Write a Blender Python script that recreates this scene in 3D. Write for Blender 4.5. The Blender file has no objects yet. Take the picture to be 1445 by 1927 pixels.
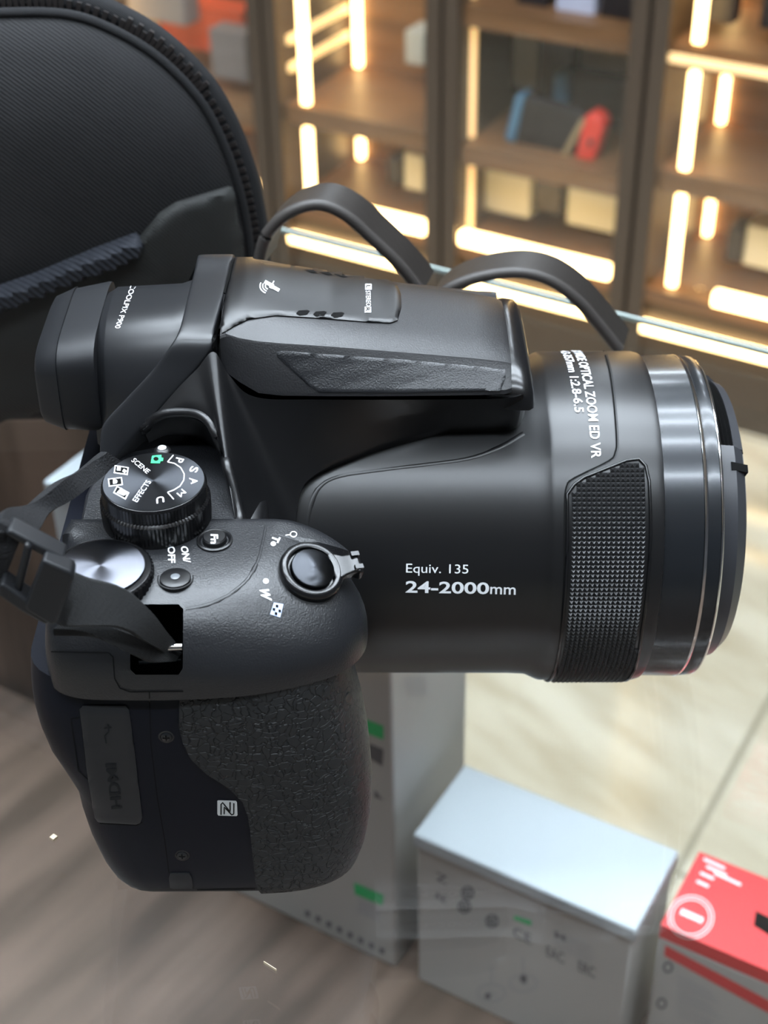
import bpy, bmesh, math, random
from math import sin, cos, tan, radians, pi, sqrt, atan2
from mathutils import Vector, Matrix
from mathutils.bvhtree import BVHTree
random.seed(7)
S = bpy.context.scene
COL = S.collection

# ------------------------------------------------------------------ camera
F = 2800.0                                    # focal length in pixels of the 1445x1927 frame
PITCH, ROLL, DIST = radians(36.5), radians(-1.2), 0.345
GLASS_Z = 0.95                                # counter top above the floor
AX = Vector((0, 0, GLASS_Z + 0.042))          # a point on the lens axis of the bridge camera
vr, vu, vd = Vector((1, 0, 0)), Vector((0, sin(PITCH), cos(PITCH))), Vector((0, cos(PITCH), -sin(PITCH)))
cr, cu = vr * cos(ROLL) + vu * sin(ROLL), vu * cos(ROLL) - vr * sin(ROLL)
CAM = AX - vd * DIST + cu * (7.5 * DIST / F)
cd = bpy.data.cameras.new('photo_camera'); cam = bpy.data.objects.new('photo_camera', cd); COL.objects.link(cam)
cd.sensor_fit = 'VERTICAL'; cd.sensor_height = 36.0; cd.lens = F / 1927 * 36.0
cd.clip_start = 0.02; cd.clip_end = 50
cd.dof.use_dof = True; cd.dof.focus_distance = 0.295; cd.dof.aperture_fstop = 22.0
M = Matrix((cr, cu, -vd)).transposed().to_4x4(); M.translation = CAM
cam.matrix_world = M
S.camera = cam
# ------------------------------------------------------------------ view and world
S.view_settings.view_transform = 'Standard'; S.view_settings.look = 'None'
S.view_settings.gamma = 1.0; S.view_settings.use_curve_mapping = False
S.view_settings.exposure = 0.0
w = bpy.data.worlds.new('room_air'); S.world = w; w.use_nodes = True
w.node_tree.nodes['Background'].inputs[0].default_value = (0.62, 0.66, 0.74, 1)
w.node_tree.nodes['Background'].inputs[1].default_value = 0.10
CEIL_LIGHT = 62.0        # ceiling strips
LED = 11.5                # cabinet LED strips
S.cycles.max_bounces = 10; S.cycles.transparent_max_bounces = 24
S.cycles.use_denoising = True; S.cycles.sample_clamp_indirect = 4.0
S.cycles.caustics_reflective = False; S.cycles.caustics_refractive = False

# ------------------------------------------------------------------ rays
ROOTM = Matrix.Translation(AX) @ Matrix.Rotation(radians(1.3), 4, 'Y')
RINV = ROOTM.inverted()
CL = RINV @ CAM * 1000.0
CL = (RINV @ CAM) * 1000.0
R3 = RINV.to_3x3()
def wdir(px, py): return cr * ((px - 722.5) / F) + cu * (-(py - 963.5) / F) + vd
def wz(px, py, z): d = wdir(px, py); return CAM + d * ((z - CAM.z) / d.z)
def wy(px, py, y): d = wdir(px, py); return CAM + d * ((y - CAM.y) / d.y)
def ldir(px, py): return R3 @ wdir(px, py)
def pz(px, py, Z): d = ldir(px, py); return CL + d * ((Z - CL.z) / d.z)
def pY(px, py, Y): d = ldir(px, py); return CL + d * ((Y - CL.y) / d.y)
def pX(px, py, X): d = ldir(px, py); return CL + d * ((X - CL.x) / d.x)
def pc(px, py, R):
    d = ldir(px, py); a = d.y**2 + d.z**2; b = CL.y * d.y + CL.z * d.z; c = CL.y**2 + CL.z**2 - R * R
    disc = b * b - a * c
    t = (-b - sqrt(max(disc, 0))) / a
    return CL + d * t
ANG = radians(31)
EU, EV = Vector((cos(ANG), -sin(ANG), 0)), Vector((sin(ANG), cos(ANG), 0))      # along and away from the counter
def wv(px, py, v):                            # point on the upright plane at distance v beyond the photographer
    d = wdir(px, py); return CAM + d * (v / d.dot(EV))
def uvz(p): q = p - CAM; return q.dot(EU), q.dot(EV), p.z
def fuv(u, v, z): q = CAM + EU * u + EV * v; return Vector((q.x, q.y, z))

# ------------------------------------------------------------------ materials
def mat(name, col, rough=0.5, metal=0.0, bump=None, spec=0.5, coat=0.0, var=None, aniso=0, emis=None):
    m = bpy.data.materials.new(name); m.use_nodes = True
    N, L = m.node_tree.nodes, m.node_tree.links; b = N['Principled BSDF']
    b.inputs['Base Color'].default_value = (*col, 1); b.inputs['Roughness'].default_value = rough
    b.inputs['Metallic'].default_value = metal; b.inputs['Specular IOR Level'].default_value = spec
    b.inputs['Coat Weight'].default_value = coat; b.inputs['Coat Roughness'].default_value = 0.12
    if emis: b.inputs['Emission Color'].default_value = (*emis[0], 1); b.inputs['Emission Strength'].default_value = emis[1]
    tc = N.new('ShaderNodeTexCoord')
    if bump:
        kind, sc, st, dist = bump
        if kind == 'noise':
            t = N.new('ShaderNodeTexNoise'); t.inputs['Scale'].default_value = sc; t.inputs['Detail'].default_value = 3; o = t.outputs[0]
        elif kind == 'leather':
            t = N.new('ShaderNodeTexVoronoi'); t.feature = 'DISTANCE_TO_EDGE'; t.inputs['Scale'].default_value = sc
            n2 = N.new('ShaderNodeTexNoise'); n2.inputs['Scale'].default_value = sc * .55; n2.inputs['Detail'].default_value = 2
            mx = N.new('ShaderNodeMixRGB'); mx.inputs[0].default_value = .004; L.new(tc.outputs['Object'], n2.inputs[0])
            L.new(tc.outputs['Object'], mx.inputs[1]); L.new(n2.outputs[1], mx.inputs[2]); L.new(mx.outputs[0], t.inputs[0])
            r = N.new('ShaderNodeValToRGB'); r.color_ramp.elements[0].position = 0.0; r.color_ramp.elements[1].position = .09
            L.new(t.outputs[0], r.inputs[0]); o = r.outputs[0]
        elif kind == 'weave':
            t = N.new('ShaderNodeTexWave'); t.inputs['Scale'].default_value = sc; t.bands_direction = 'DIAGONAL'; t.inputs['Distortion'].default_value = 1.2
            t.inputs['Detail'].default_value = 2; t.inputs['Detail Scale'].default_value = 3; o = t.outputs[1]
        if kind != 'leather': L.new(tc.outputs['Object'], t.inputs[0])
        bp = N.new('ShaderNodeBump'); bp.inputs['Strength'].default_value = st; bp.inputs['Distance'].default_value = dist
        L.new(o, bp.inputs['Height']); L.new(bp.outputs[0], b.inputs['Normal'])
    if var:
        sc, c2, scale3 = var
        n = N.new('ShaderNodeTexNoise'); n.inputs['Scale'].default_value = sc; n.inputs['Detail'].default_value = 5
        mp = N.new('ShaderNodeMapping'); mp.inputs['Scale'].default_value = scale3[:3]
        mr_ = N.new('ShaderNodeMapping'); mr_.inputs['Rotation'].default_value = (0, 0, scale3[3] if len(scale3) > 3 else 0)
        L.new(tc.outputs['Object'], mr_.inputs[0]); L.new(mr_.outputs[0], mp.inputs[0]); L.new(mp.outputs[0], n.inputs[0])
        r = N.new('ShaderNodeValToRGB'); r.color_ramp.elements[0].color = (*col, 1); r.color_ramp.elements[1].color = (*c2, 1)
        r.color_ramp.elements[0].position = .38; r.color_ramp.elements[1].position = .64
        L.new(n.outputs[0], r.inputs[0]); L.new(r.outputs[0], b.inputs['Base Color'])
    return m
def glass_mat(name, tint, gl=1.0, ior=1.5):
    m = bpy.data.materials.new(name); m.use_nodes = True; N, L = m.node_tree.nodes, m.node_tree.links
    N.remove(N['Principled BSDF']); o = N['Material Output']
    t = N.new('ShaderNodeBsdfTransparent'); t.inputs[0].default_value = (*tint, 1)
    g = N.new('ShaderNodeBsdfGlossy'); g.inputs['Roughness'].default_value = 0.0; g.inputs[0].default_value = (gl, gl, gl, 1)
    f = N.new('ShaderNodeFresnel'); ge = N.new('ShaderNodeNewGeometry'); mr = N.new('ShaderNodeMapRange')
    mr.inputs['To Min'].default_value = ior; mr.inputs['To Max'].default_value = 1 / ior
    L.new(ge.outputs['Backfacing'], mr.inputs['Value']); L.new(mr.outputs[0], f.inputs[0])   # same reflectance leaving as entering the pane
    x = N.new('ShaderNodeMixShader'); L.new(f.outputs[0], x.inputs[0]); L.new(t.outputs[0], x.inputs[1]); L.new(g.outputs[0], x.inputs[2])
    L.new(x.outputs[0], o.inputs[0]); return m
def brushed(name, col, c2, ctr):
    """spun metal: brightness of the anisotropic cone comes from tangent-rotated normals"""
    m = bpy.data.materials.new(name); m.use_nodes = True; N, L = m.node_tree.nodes, m.node_tree.links; b = N['Principled BSDF']
    b.inputs['Base Color'].default_value = (*col, 1); b.inputs['Metallic'].default_value = 1.0; b.inputs['Roughness'].default_value = .42
    b.inputs['Anisotropic'].default_value = .9
    t = N.new('ShaderNodeTangent'); t.direction_type = 'RADIAL'; t.axis = 'Z'
    L.new(t.outputs[0], b.inputs['Tangent'])
    return m

m_satin = mat('satin_black_plastic', (.0045, .0045, .005), .34, bump=('noise', 2500, .05, .00008))
m_gloss = mat('gloss_black_plastic', (.005, .005, .0055), .24)
m_grain = mat('grained_black_plastic', (.008, .0085, .010), .36, bump=('noise', 2900, .8, .00010))
m_flash = mat('fine_grained_black_plastic', (.008, .008, .009), .40, bump=('noise', 2900, .6, .00008))
m_matte = mat('matte_black_plastic', (.0035, .0042, .0075), .45, bump=('noise', 2500, .1, .00008), spec=.12)
m_leather = mat('leather_grained_rubber', (.015, .0155, .016), .5, bump=('leather', 560, .8, .0005), spec=.22)
m_rubber = mat('dark_rubber', (.009, .0095, .011), .5, spec=.3)
m_soft = mat('soft_sheen_black_plastic', (.011, .0115, .013), .36)
m_knurl = mat('knurled_rubber', (.012, .012, .0125), .38)
m_deep = mat('recess_black', (.004, .004, .004), .8, spec=.1)
m_ring = mat('anodised_black_ring', (.016, .018, .021), .26, .4, coat=.2)
m_chrome = mat('bright_chrome', (.85, .85, .86), .12, 1.0)
m_dialtop = brushed('spun_black_metal', (.06, .063, .07), None, None)
m_silver = brushed('spun_grey_metal', (.17, .175, .20), None, None)
m_white = mat('white_print', (.78, .80, .82), .6)
m_green = mat('green_print', (.03, .50, .16), .5)
m_blue = mat('pale_blue_print', (.42, .5, .75), .5)
m_emb = mat('embossed_dark_print', (.0065, .0068, .0075), .7, spec=.2)
m_web = mat('black_webbing', (.020, .020, .0205), .8, bump=('weave', 1500, .9, .0005), spec=.3)
m_fuzz = mat('worn_black_webbing', (.015, .015, .016), .9, bump=('noise', 2400, 1.0, .0004), spec=.2)
m_strapband = mat('strap_band', (.014, .011, .009), .5, bump=('noise', 900, .3, .0002))
m_stitch = mat('strap_edge', (.035, .03, .027), .55)
m_bag = mat('bag_ballistic_nylon', (.0085, .0083, .009), .75, bump=('weave', 420, .4, .0004), spec=.3, var=(30, (.012, .0117, .0125), (1, 1, 1)))
m_bagtrim = mat('bag_ribbed_trim', (.016, .018, .024), .75, bump=('weave', 260, .7, .0006), spec=.3)
m_bagdark = mat('bag_gusset', (.012, .012, .013), .8, bump=('weave', 900, .5, .0003), spec=.25)
m_bagpocket = mat('bag_pocket_nylon', (.013, .0135, .0125), .7, bump=('weave', 500, .4, .0003), spec=.35)
m_zip = mat('zip_teeth', (.020, .016, .015), .5)
m_glass = glass_mat('counter_glass', (.955, .965, .96), 1.0)
m_glassedge = mat('polished_glass_edge', (.35, .42, .40), .15, spec=.8)
m_doorglass = glass_mat('cabinet_door_glass', (.97, .97, .96))
m_wood = mat('brown_wood_deck', (.155, .103, .078), .4, var=(6, (.065, .042, .030), (1, 7, 1, -.9)))
m_cabwood = mat('cabinet_brown_wood', (.25, .125, .055), .45, var=(5, (.16, .08, .038), (1, 1, 8)))
m_frame = mat('cabinet_bronze_frame', (.075, .055, .040), .4, .2)
m_box = mat('white_card', (.50, .54, .58), .45)
m_boxside = mat('white_card_printed', (.47, .455, .44), .45)
m_boxprint = mat('dark_grey_print', (.12, .12, .13), .6)
m_greyprint = mat('pale_grey_print', (.42, .41, .42), .6)
m_red = mat('red_card', (.72, .045, .05), .4)
m_led = mat('warm_led', (1, .8, .5), .5, emis=((1.0, .66, .27), LED))
m_dimglow = mat('dim_warm_glow', (1, .8, .5), .5, emis=((1.0, .60, .22), 1.3))
m_ceillamp = mat('cool_ceiling_lamp', (1, 1, 1), .5, emis=((.80, .90, 1.0), CEIL_LIGHT))
m_ceil = mat('ceiling_paint', (.50, .47, .45), .8)

# ------------------------------------------------------------------ mesh helpers
MM = .001
def link(name, V, Fc, m, parent=None, ang=35, xf=None, smooth=True):
    me = bpy.data.meshes.new(name); me.from_pydata([tuple(v) for v in V], [], [tuple(f) for f in Fc]); me.update()
    bm = bmesh.new(); bm.from_mesh(me); bmesh.ops.remove_doubles(bm, verts=bm.verts, dist=1e-6)
    bmesh.ops.recalc_face_normals(bm, faces=bm.faces); bm.to_mesh(me); bm.free()
    if smooth:
        me.polygons.foreach_set('use_smooth', [True] * len(me.polygons)); me.set_sharp_from_angle(angle=radians(ang))
    o = bpy.data.objects.new(name, me); COL.objects.link(o)
    if m: me.materials.append(m)
    if parent: o.parent = parent
    return o
class G:
    def __init__(s): s.V = []; s.F = []
    def add(s, V, Fc): n = len(s.V); s.V += [Vector(v) for v in V]; s.F += [tuple(i + n for i in f) for f in Fc]; return s
    def loft(s, secs, cap=True, closed=True):
        n = len(s.V); k = len(secs[0])
        for q in secs: s.V += [Vector(v) for v in q]
        for i in range(len(secs) - 1):
            for j in range(k if closed else k - 1):
                a, b = n + i * k + j, n + i * k + (j + 1) % k
                s.F.append((a, b, b + k, a + k))
        if cap and closed: s.F.append(tuple(n + j for j in range(k))[::-1]); s.F.append(tuple(n + (len(secs) - 1) * k + j for j in range(k)))
        return s
    def box(s, c, h, ax=None):
        ax = ax or (Vector((1, 0, 0)), Vector((0, 1, 0)), Vector((0, 0, 1))); c = Vector(c)
        V = [c + ax[0] * h[0] * i + ax[1] * h[1] * j + ax[2] * h[2] * k for i in (-1, 1) for j in (-1, 1) for k in (-1, 1)]
        return s.add(V, [(0, 1, 3, 2), (4, 6, 7, 5), (0, 4, 5, 1), (2, 3, 7, 6), (0, 2, 6, 4), (1, 5, 7, 3)])
    def tube(s, pts, r, n=8, flat=None):
        P = [Vector(p) for p in pts]; secs = []
        for i, p in enumerate(P):
            t = (P[min(i + 1, len(P) - 1)] - P[max(i - 1, 0)]).normalized()
            a = t.cross(Vector((0, 0, 1)) if abs(t.z) < .9 else Vector((1, 0, 0))).normalized(); b = t.cross(a)
            rr = r[i] if isinstance(r, (list, tuple)) else r
            secs.append([p + a * rr * cos(2 * pi * j / n) + b * rr * sin(2 * pi * j / n) for j in range(n)])
        return s.loft(secs)
    def lathe(s, prof, o=(0, 0, 0), ax=(0, 0, 1), n=64, knurl=None, cap=True):
        ax = Vector(ax).normalized(); a = ax.orthogonal().normalized(); b = ax.cross(a); o = Vector(o); secs = []
        for (r, h, *k) in prof:
            kk = k[0] if k else 0
            secs.append([o + ax * h + (a * cos(2 * pi * j / n) + b * sin(2 * pi * j / n)) * (r - (kk if j % 2 else 0)) for j in range(n)])
        return s.loft(secs, cap=cap)
    def ribbon(s, pts, wid, thick):
        """band through pts; wid = list of half-width vectors"""
        P = [Vector(p) for p in pts]; secs = []
        for i, p in enumerate(P):
            t = (P[min(i + 1, len(P) - 1)] - P[max(i - 1, 0)]).normalized(); W = Vector(wid[i]); nn = t.cross(W).normalized() * thick / 2
            secs.append([p - W - nn * .4, p - W * .94 - nn, p + W * .94 - nn, p + W - nn * .4, p + W + nn * .4, p + W * .94 + nn, p - W * .94 + nn, p - W + nn * .4])
        return s.loft(secs)
def crom(P, n):
    P = [Vector(p) for p in P]; out = []
    for i in range(len(P) - 1):
        a, b, c, d = P[max(i - 1, 0)], P[i], P[i + 1], P[min(i + 2, len(P) - 1)]
        for k in range(n):
            t = k / n; out.append(.5 * ((2 * b) + (c - a) * t + (2 * a - 5 * b + 4 * c - d) * t * t + (3 * b - a - 3 * c + d) * t**3))
    out.append(P[-1]); return out
def lerpf(tab, x):
    if x <= tab[0][0]: return tab[0][1]
    for (a, fa), (b, fb) in zip(tab, tab[1:]):
        if x <= b: return fa + (fb - fa) * (x - a) / (b - a)
    return tab[-1][1]
def L(name, g, m, parent, ang=35, smooth=True):                 # local millimetres of the bridge camera
    return link(name, [(v + Vector((0, 0, 42))) * MM for v in g.V], g.F, m, parent, ang, smooth=smooth)
def W_(name, g, m, parent=None, ang=35, smooth=True):           # world metres; the parent's own placement is taken off
    off = Vector(); q = parent
    while q: off = off + q.location; q = q.parent
    return link(name, [v - off for v in g.V], g.F, m, parent, ang, smooth=smooth)
def thing(name, label, cat, loc=(0, 0, 0), group=None, rot=None):
    o = bpy.data.objects.new(name, None); COL.objects.link(o); o.location = loc; o.empty_display_size = .02
    if rot: o.rotation_euler = rot
    o['label'] = label; o['category'] = cat
    if group: o['group'] = group
    return o
def tag(o, label, cat, group=None):
    o['label'] = label; o['category'] = cat
    if group: o['group'] = group
    return o
def struct(o): o['kind'] = 'structure'; return o
def bev(o, w, seg=3, ang=30):
    b = o.modifiers.new('bevel', 'BEVEL'); b.width = w; b.segments = seg; b.limit_method = 'ANGLE'; b.angle_limit = radians(ang); return o
def apply_mods(o):
    dg = bpy.context.evaluated_depsgraph_get(); dg.update()
    me = bpy.data.meshes.new_from_object(o.evaluated_get(dg)); o.modifiers.clear(); o.data = me
def cut(o, cutter, ang=35):
    b = o.modifiers.new('cut', 'BOOLEAN'); b.operation = 'DIFFERENCE'; b.object = cutter; b.solver = 'EXACT'
    apply_mods(o); bpy.data.objects.remove(cutter); o.data.set_sharp_from_angle(angle=radians(ang))
def patch(rows, nu=6, nv=6):
    """smooth surface through a grid of points"""
    R = [crom(r, nu) for r in rows]; cols = [crom([r[j] for r in R], nv) for j in range(len(R[0]))]
    return [[cols[j][i] for j in range(len(cols))] for i in range(len(cols[0]))]
def patch_solid(rows, down, nu=6, nv=6):
    P = patch(rows, nu, nv); g = G(); a, b = len(P), len(P[0]); dv = Vector(down) if not callable(down) else None
    T = [p for r in P for p in r]; B = [(p + dv) if dv else down(p) for p in T]; n = a * b
    Fc = []
    for i in range(a - 1):
        for j in range(b - 1):
            q = (i * b + j, i * b + j + 1, (i + 1) * b + j + 1, (i + 1) * b + j); Fc += [q, tuple(k + n for k in q[::-1])]
    rim = [j for j in range(b)] + [i * b + b - 1 for i in range(1, a)] + [(a - 1) * b + j for j in range(b - 2, -1, -1)] + [i * b for i in range(a - 2, 0, -1)]
    for i in range(len(rim)): p, q = rim[i], rim[(i + 1) % len(rim)]; Fc.append((p, p + n, q + n, q))
    return g.add(T + B, Fc)

# decals: ink or emboss lying on the surface it is printed on
class Surf:
    def __init__(s, objs):
        bpy.context.view_layer.update(); dg = bpy.context.evaluated_depsgraph_get(); s.V = []; Fc = []
        for o in objs:
            e = o.evaluated_get(dg); me = e.to_mesh(); n = len(s.V); mw = o.matrix_world
            s.V += [mw @ v.co for v in me.vertices]; Fc += [tuple(i + n for i in p.vertices) for p in me.polygons]; e.to_mesh_clear()
        s.t = BVHTree.FromPolygons(s.V, Fc)
    def hit(s, px, py, lift=.00012):
        d = wdir(px, py).normalized(); h = s.t.ray_cast(CAM, d)
        if h[0] is None: return None
        n = h[1] if h[1].dot(d) < 0 else -h[1]
        return h[0] + n * lift
def textpoly(txt, sh=0.0, bold=0.0):
    cu_ = bpy.data.curves.new('t', 'FONT'); cu_.body = txt; cu_.shear = sh; cu_.offset = bold; cu_.resolution_u = 4
    o = bpy.data.objects.new('t', cu_); COL.objects.link(o); bpy.context.view_layer.update()
    dg = bpy.context.evaluated_depsgraph_get(); me = bpy.data.meshes.new_from_object(o.evaluated_get(dg))
    V = [v.co.copy() for v in me.vertices]; Fc = [tuple(p.vertices) for p in me.polygons]
    bpy.data.objects.remove(o); bpy.data.curves.remove(cu_); bpy.data.meshes.remove(me)
    return V, Fc
def decal(name, V, Fc, fmap, surf, m, parent, lift=.00012, inv=None):
    P = []; ok = []
    for v in V:
        x, y = fmap(v); h = surf.hit(x, y, lift); ok.append(h is not None); P.append(h or Vector())
    Fc = [f for f in Fc if all(ok[i] for i in f)]
    mi = parent_inv(parent)
    me = bpy.data.meshes.new(name); me.from_pydata([tuple(mi @ p) for p in P], [], Fc); me.materials.append(m)
    bm = bmesh.new(); bm.from_mesh(me); bmesh.ops.delete(bm, geom=[v for v in bm.verts if not v.link_faces], context='VERTS'); bm.to_mesh(me); bm.free()
    o = bpy.data.objects.new(name, me); COL.objects.link(o); o.parent = parent; return o
def parent_inv(p):
    Mx = Matrix()
    chain = []
    while p: chain.append(p.matrix_basis.copy()); p = p.parent
    for b in chain[::-1]: Mx = Mx @ b
    return Mx.inverted()
def text(name, txt, p0, p1, hgt, surf, m, parent, sh=0.0, bold=0.0, upd=None, lift=.00012):
    """baseline from p0 to p1 in the photo, capital height hgt"""
    V, Fc = textpoly(txt, sh, bold); xs = [v.x for v in V]; x0, x1 = min(xs), max(xs); ch = .70
    a = Vector(p0); b = Vector(p1); r = b - a
    up = Vector(upd).normalized() if upd else Vector((r.y, -r.x)).normalized()
    def fm(v): q = a + r * ((v.x - x0) / (x1 - x0)) + up * (v.y / ch * hgt); return q.x, q.y
    return decal(name, V, Fc, fm, surf, m, parent, lift)
def poly(name, polys, surf, m, parent, sub=0, lift=.00012):
    """filled outlines given as lists of pixel corners"""
    V = []; Fc = []
    for p in polys: n = len(V); V += [Vector((*q, 0)) for q in p]; Fc.append(tuple(range(n, n + len(p))))
    if sub:
        me = bpy.data.meshes.new('x'); me.from_pydata([tuple(v) for v in V], [], Fc); bm = bmesh.new(); bm.from_mesh(me)
        bmesh.ops.triangulate(bm, faces=bm.faces)
        bmesh.ops.subdivide_edges(bm, edges=bm.edges, cuts=sub, use_grid_fill=True)
        bm.verts.index_update(); V = [v.co.copy() for v in bm.verts]; Fc = [tuple(v.index for v in f.verts) for f in bm.faces]; bm.free()
    return decal(name, V, Fc, lambda v: (v.x, v.y), surf, m, parent, lift)
def strokes(name, lines, wpx, surf, m, parent, lift=.00012, step=6):
    """drawn lines wpx wide, following the surface"""
    V = []; Fc = []
    for ln in lines:
        P = [Vector(q) for q in ln]; D = [P[0]]
        for a, b in zip(P, P[1:]):
            k = max(1, int((b - a).length / step)); D += [a.lerp(b, (i + 1) / k) for i in range(k)]
        n = len(V)
        for i, p in enumerate(D):
            t = (D[min(i + 1, len(D) - 1)] - D[max(i - 1, 0)]).normalized(); nn = Vector((-t.y, t.x)) * wpx / 2
            V += [Vector((*(p - nn), 0)), Vector((*(p + nn), 0))]
        Fc += [(n + 2 * i, n + 2 * i + 1, n + 2 * i + 3, n + 2 * i + 2) for i in range(len(D) - 1)]
    return decal(name, V, Fc, lambda v: (v.x, v.y), surf, m, parent, lift)
def ell(cx, cy, rx, ry, n=20, a0=0, a1=2 * pi, rot=0):
    return [(cx + rx * cos(a0 + (a1 - a0) * i / n) * cos(rot) - ry * sin(a0 + (a1 - a0) * i / n) * sin(rot),
             cy + rx * cos(a0 + (a1 - a0) * i / n) * sin(rot) + ry * sin(a0 + (a1 - a0) * i / n) * cos(rot)) for i in range(n + (0 if a1 - a0 > 6.28 else 1))]
def ridge(name, pts, surf, r, m, parent, n=4, sink=0.0):
    """raised bead following the surface"""
    P = []
    for q in crom([Vector((*p, 0)) for p in pts], n):
        h = surf.hit(q.x, q.y, -sink * r)
        if h: P.append(parent_inv(parent) @ h)
    g = G().tube(P, r, 8); return link(name, g.V, g.F, m, parent, 60)

# ================================================================== THE ROOM
VF = 1.80                                             # cabinet fronts, distance beyond the photographer
g = G().box((0, 0, -.01), (4, 4, .01)); fl = struct(W_('floor', g, None))
m_floor = bpy.data.materials.new('cream_marble_tile'); m_floor.use_nodes = True
N_, L_ = m_floor.node_tree.nodes, m_floor.node_tree.links; b_ = N_['Principled BSDF']; b_.inputs['Roughness'].default_value = .12
tc = N_.new('ShaderNodeTexCoord'); mp = N_.new('ShaderNodeMapping'); mp.inputs['Rotation'].default_value = (0, 0, ANG)
L_.new(tc.outputs['Object'], mp.inputs[0])
mp2 = N_.new('ShaderNodeMapping'); mp2.inputs['Scale'].default_value = (1, 3.5, 1)
mp3 = N_.new('ShaderNodeMapping'); mp3.inputs['Rotation'].default_value = (0, 0, radians(50)); L_.new(tc.outputs['Object'], mp3.inputs[0]); L_.new(mp3.outputs[0], mp2.inputs[0])
nz = N_.new('ShaderNodeTexNoise'); nz.inputs['Scale'].default_value = 4.2; nz.inputs['Detail'].default_value = 4; L_.new(mp2.outputs[0], nz.inputs[0])
rp = N_.new('ShaderNodeValToRGB'); rp.color_ramp.elements[0].position = .36; rp.color_ramp.elements[0].color = (.46, .385, .27, 1)
rp.color_ramp.elements[1].position = .62; rp.color_ramp.elements[1].color = (.66, .595, .47, 1); L_.new(nz.outputs[0], rp.inputs[0])
bk = N_.new('ShaderNodeTexBrick'); bk.offset = 0; bk.inputs['Scale'].default_value = 1; bk.inputs['Brick Width'].default_value = .8; bk.inputs['Row Height'].default_value = .8
bk.inputs['Mortar Size'].default_value = .0035; bk.inputs['Mortar'].default_value = (.30, .27, .20, 1); bk.inputs['Mortar Smooth'].default_value = .2
fp_ = wz(1445, 1320, 0); mp.inputs['Location'].default_value = (-EU.dot(fp_), .8 - EV.dot(fuv(0, VF, 0)), 0)
L_.new(mp.outputs[0], bk.inputs[0]); L_.new(rp.outputs[0], bk.inputs['Color1']); L_.new(rp.outputs[0], bk.inputs['Color2']); L_.new(bk.outputs[0], b_.inputs['Base Color'])
fl.data.materials.append(m_floor)
g = G().box((0, 1, 2.86), (4, 5, .01)); struct(W_('ceiling', g, m_ceil))
# long ceiling lamps
for i, (yy, lab) in enumerate([(-.9, 'long cool white strip lamp on the ceiling behind the photographer'), (-.05, 'long cool white strip lamp on the ceiling straight above the counter'), (.45, 'long cool white strip lamp on the ceiling above the far edge of the counter'), (.80, 'long cool white strip lamp on the ceiling between counter and cabinets')]):
    t = thing('ceiling_light', lab, 'lamp', (0, yy, 2.80), 'strip lamps on the ceiling')
    W_('diffuser', G().box((0, yy, 2.805), (1.2, .055, .006)), m_ceillamp, t)
    W_('housing', G().box((0, yy, 2.83), (1.22, .065, .018)), m_frame, t)
for d_, lab in ((1.80, 'short ceiling lamp above the wall cabinets, nearest the counter'), (2.80, 'short ceiling lamp beyond the wall cabinets'), (4.6, 'short ceiling lamp farthest from the counter')):
    p = Vector((CAM.x + d_ * .205, CAM.y + d_, 2.80)); t = thing('ceiling_light', lab, 'lamp', p, 'short ceiling lamps')
    W_('diffuser', G().box(p + Vector((0, 0, .005)), (.03 * d_, .045 * d_, .006)), m_ceillamp, t)
    W_('housing', G().box(p + Vector((0, 0, .03)), (.033 * d_, .048 * d_, .018)), m_frame, t)

# ================================================================== WALL CABINETS
CB = VF + .20                                        # back panels
def U(px, py, v=VF): return uvz(wv(px, py, v))[0]
def Zf(px, py, v=VF): return wv(px, py, v).z
def cbox(g, u0, u1, v0, v1, z0, z1):
    a, b = fuv(u0, v0, z0), fuv(u1, v1, z1)
    return g.box((a + b) / 2, ((u1 - u0) / 2, (v1 - v0) / 2, (z1 - z0) / 2), (EU, EV, Vector((0, 0, 1))))
u_p = [U(130, 60), U(505, 200), U(833, 250), U(1203, 300), 0]; u_p[4] = 2 * u_p[3] - u_p[2]; PW = .026
z_bot = Zf(1000, 490); ZT = 1.55
bays = [('leftmost wall cabinet of dark bronze frame with a red box inside', [Zf(300, 175)]),
        ('wall cabinet with two lit strips up its left side, left of the middle cabinet', [Zf(600, 215)]),
        ('wall cabinet holding the handheld game console with red end', [Zf(1040, 315), Zf(1040, 42)]),
        ('rightmost wall cabinet with slanting bright light strips', [Zf(1340, 345), Zf(1340, 100)])]
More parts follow.
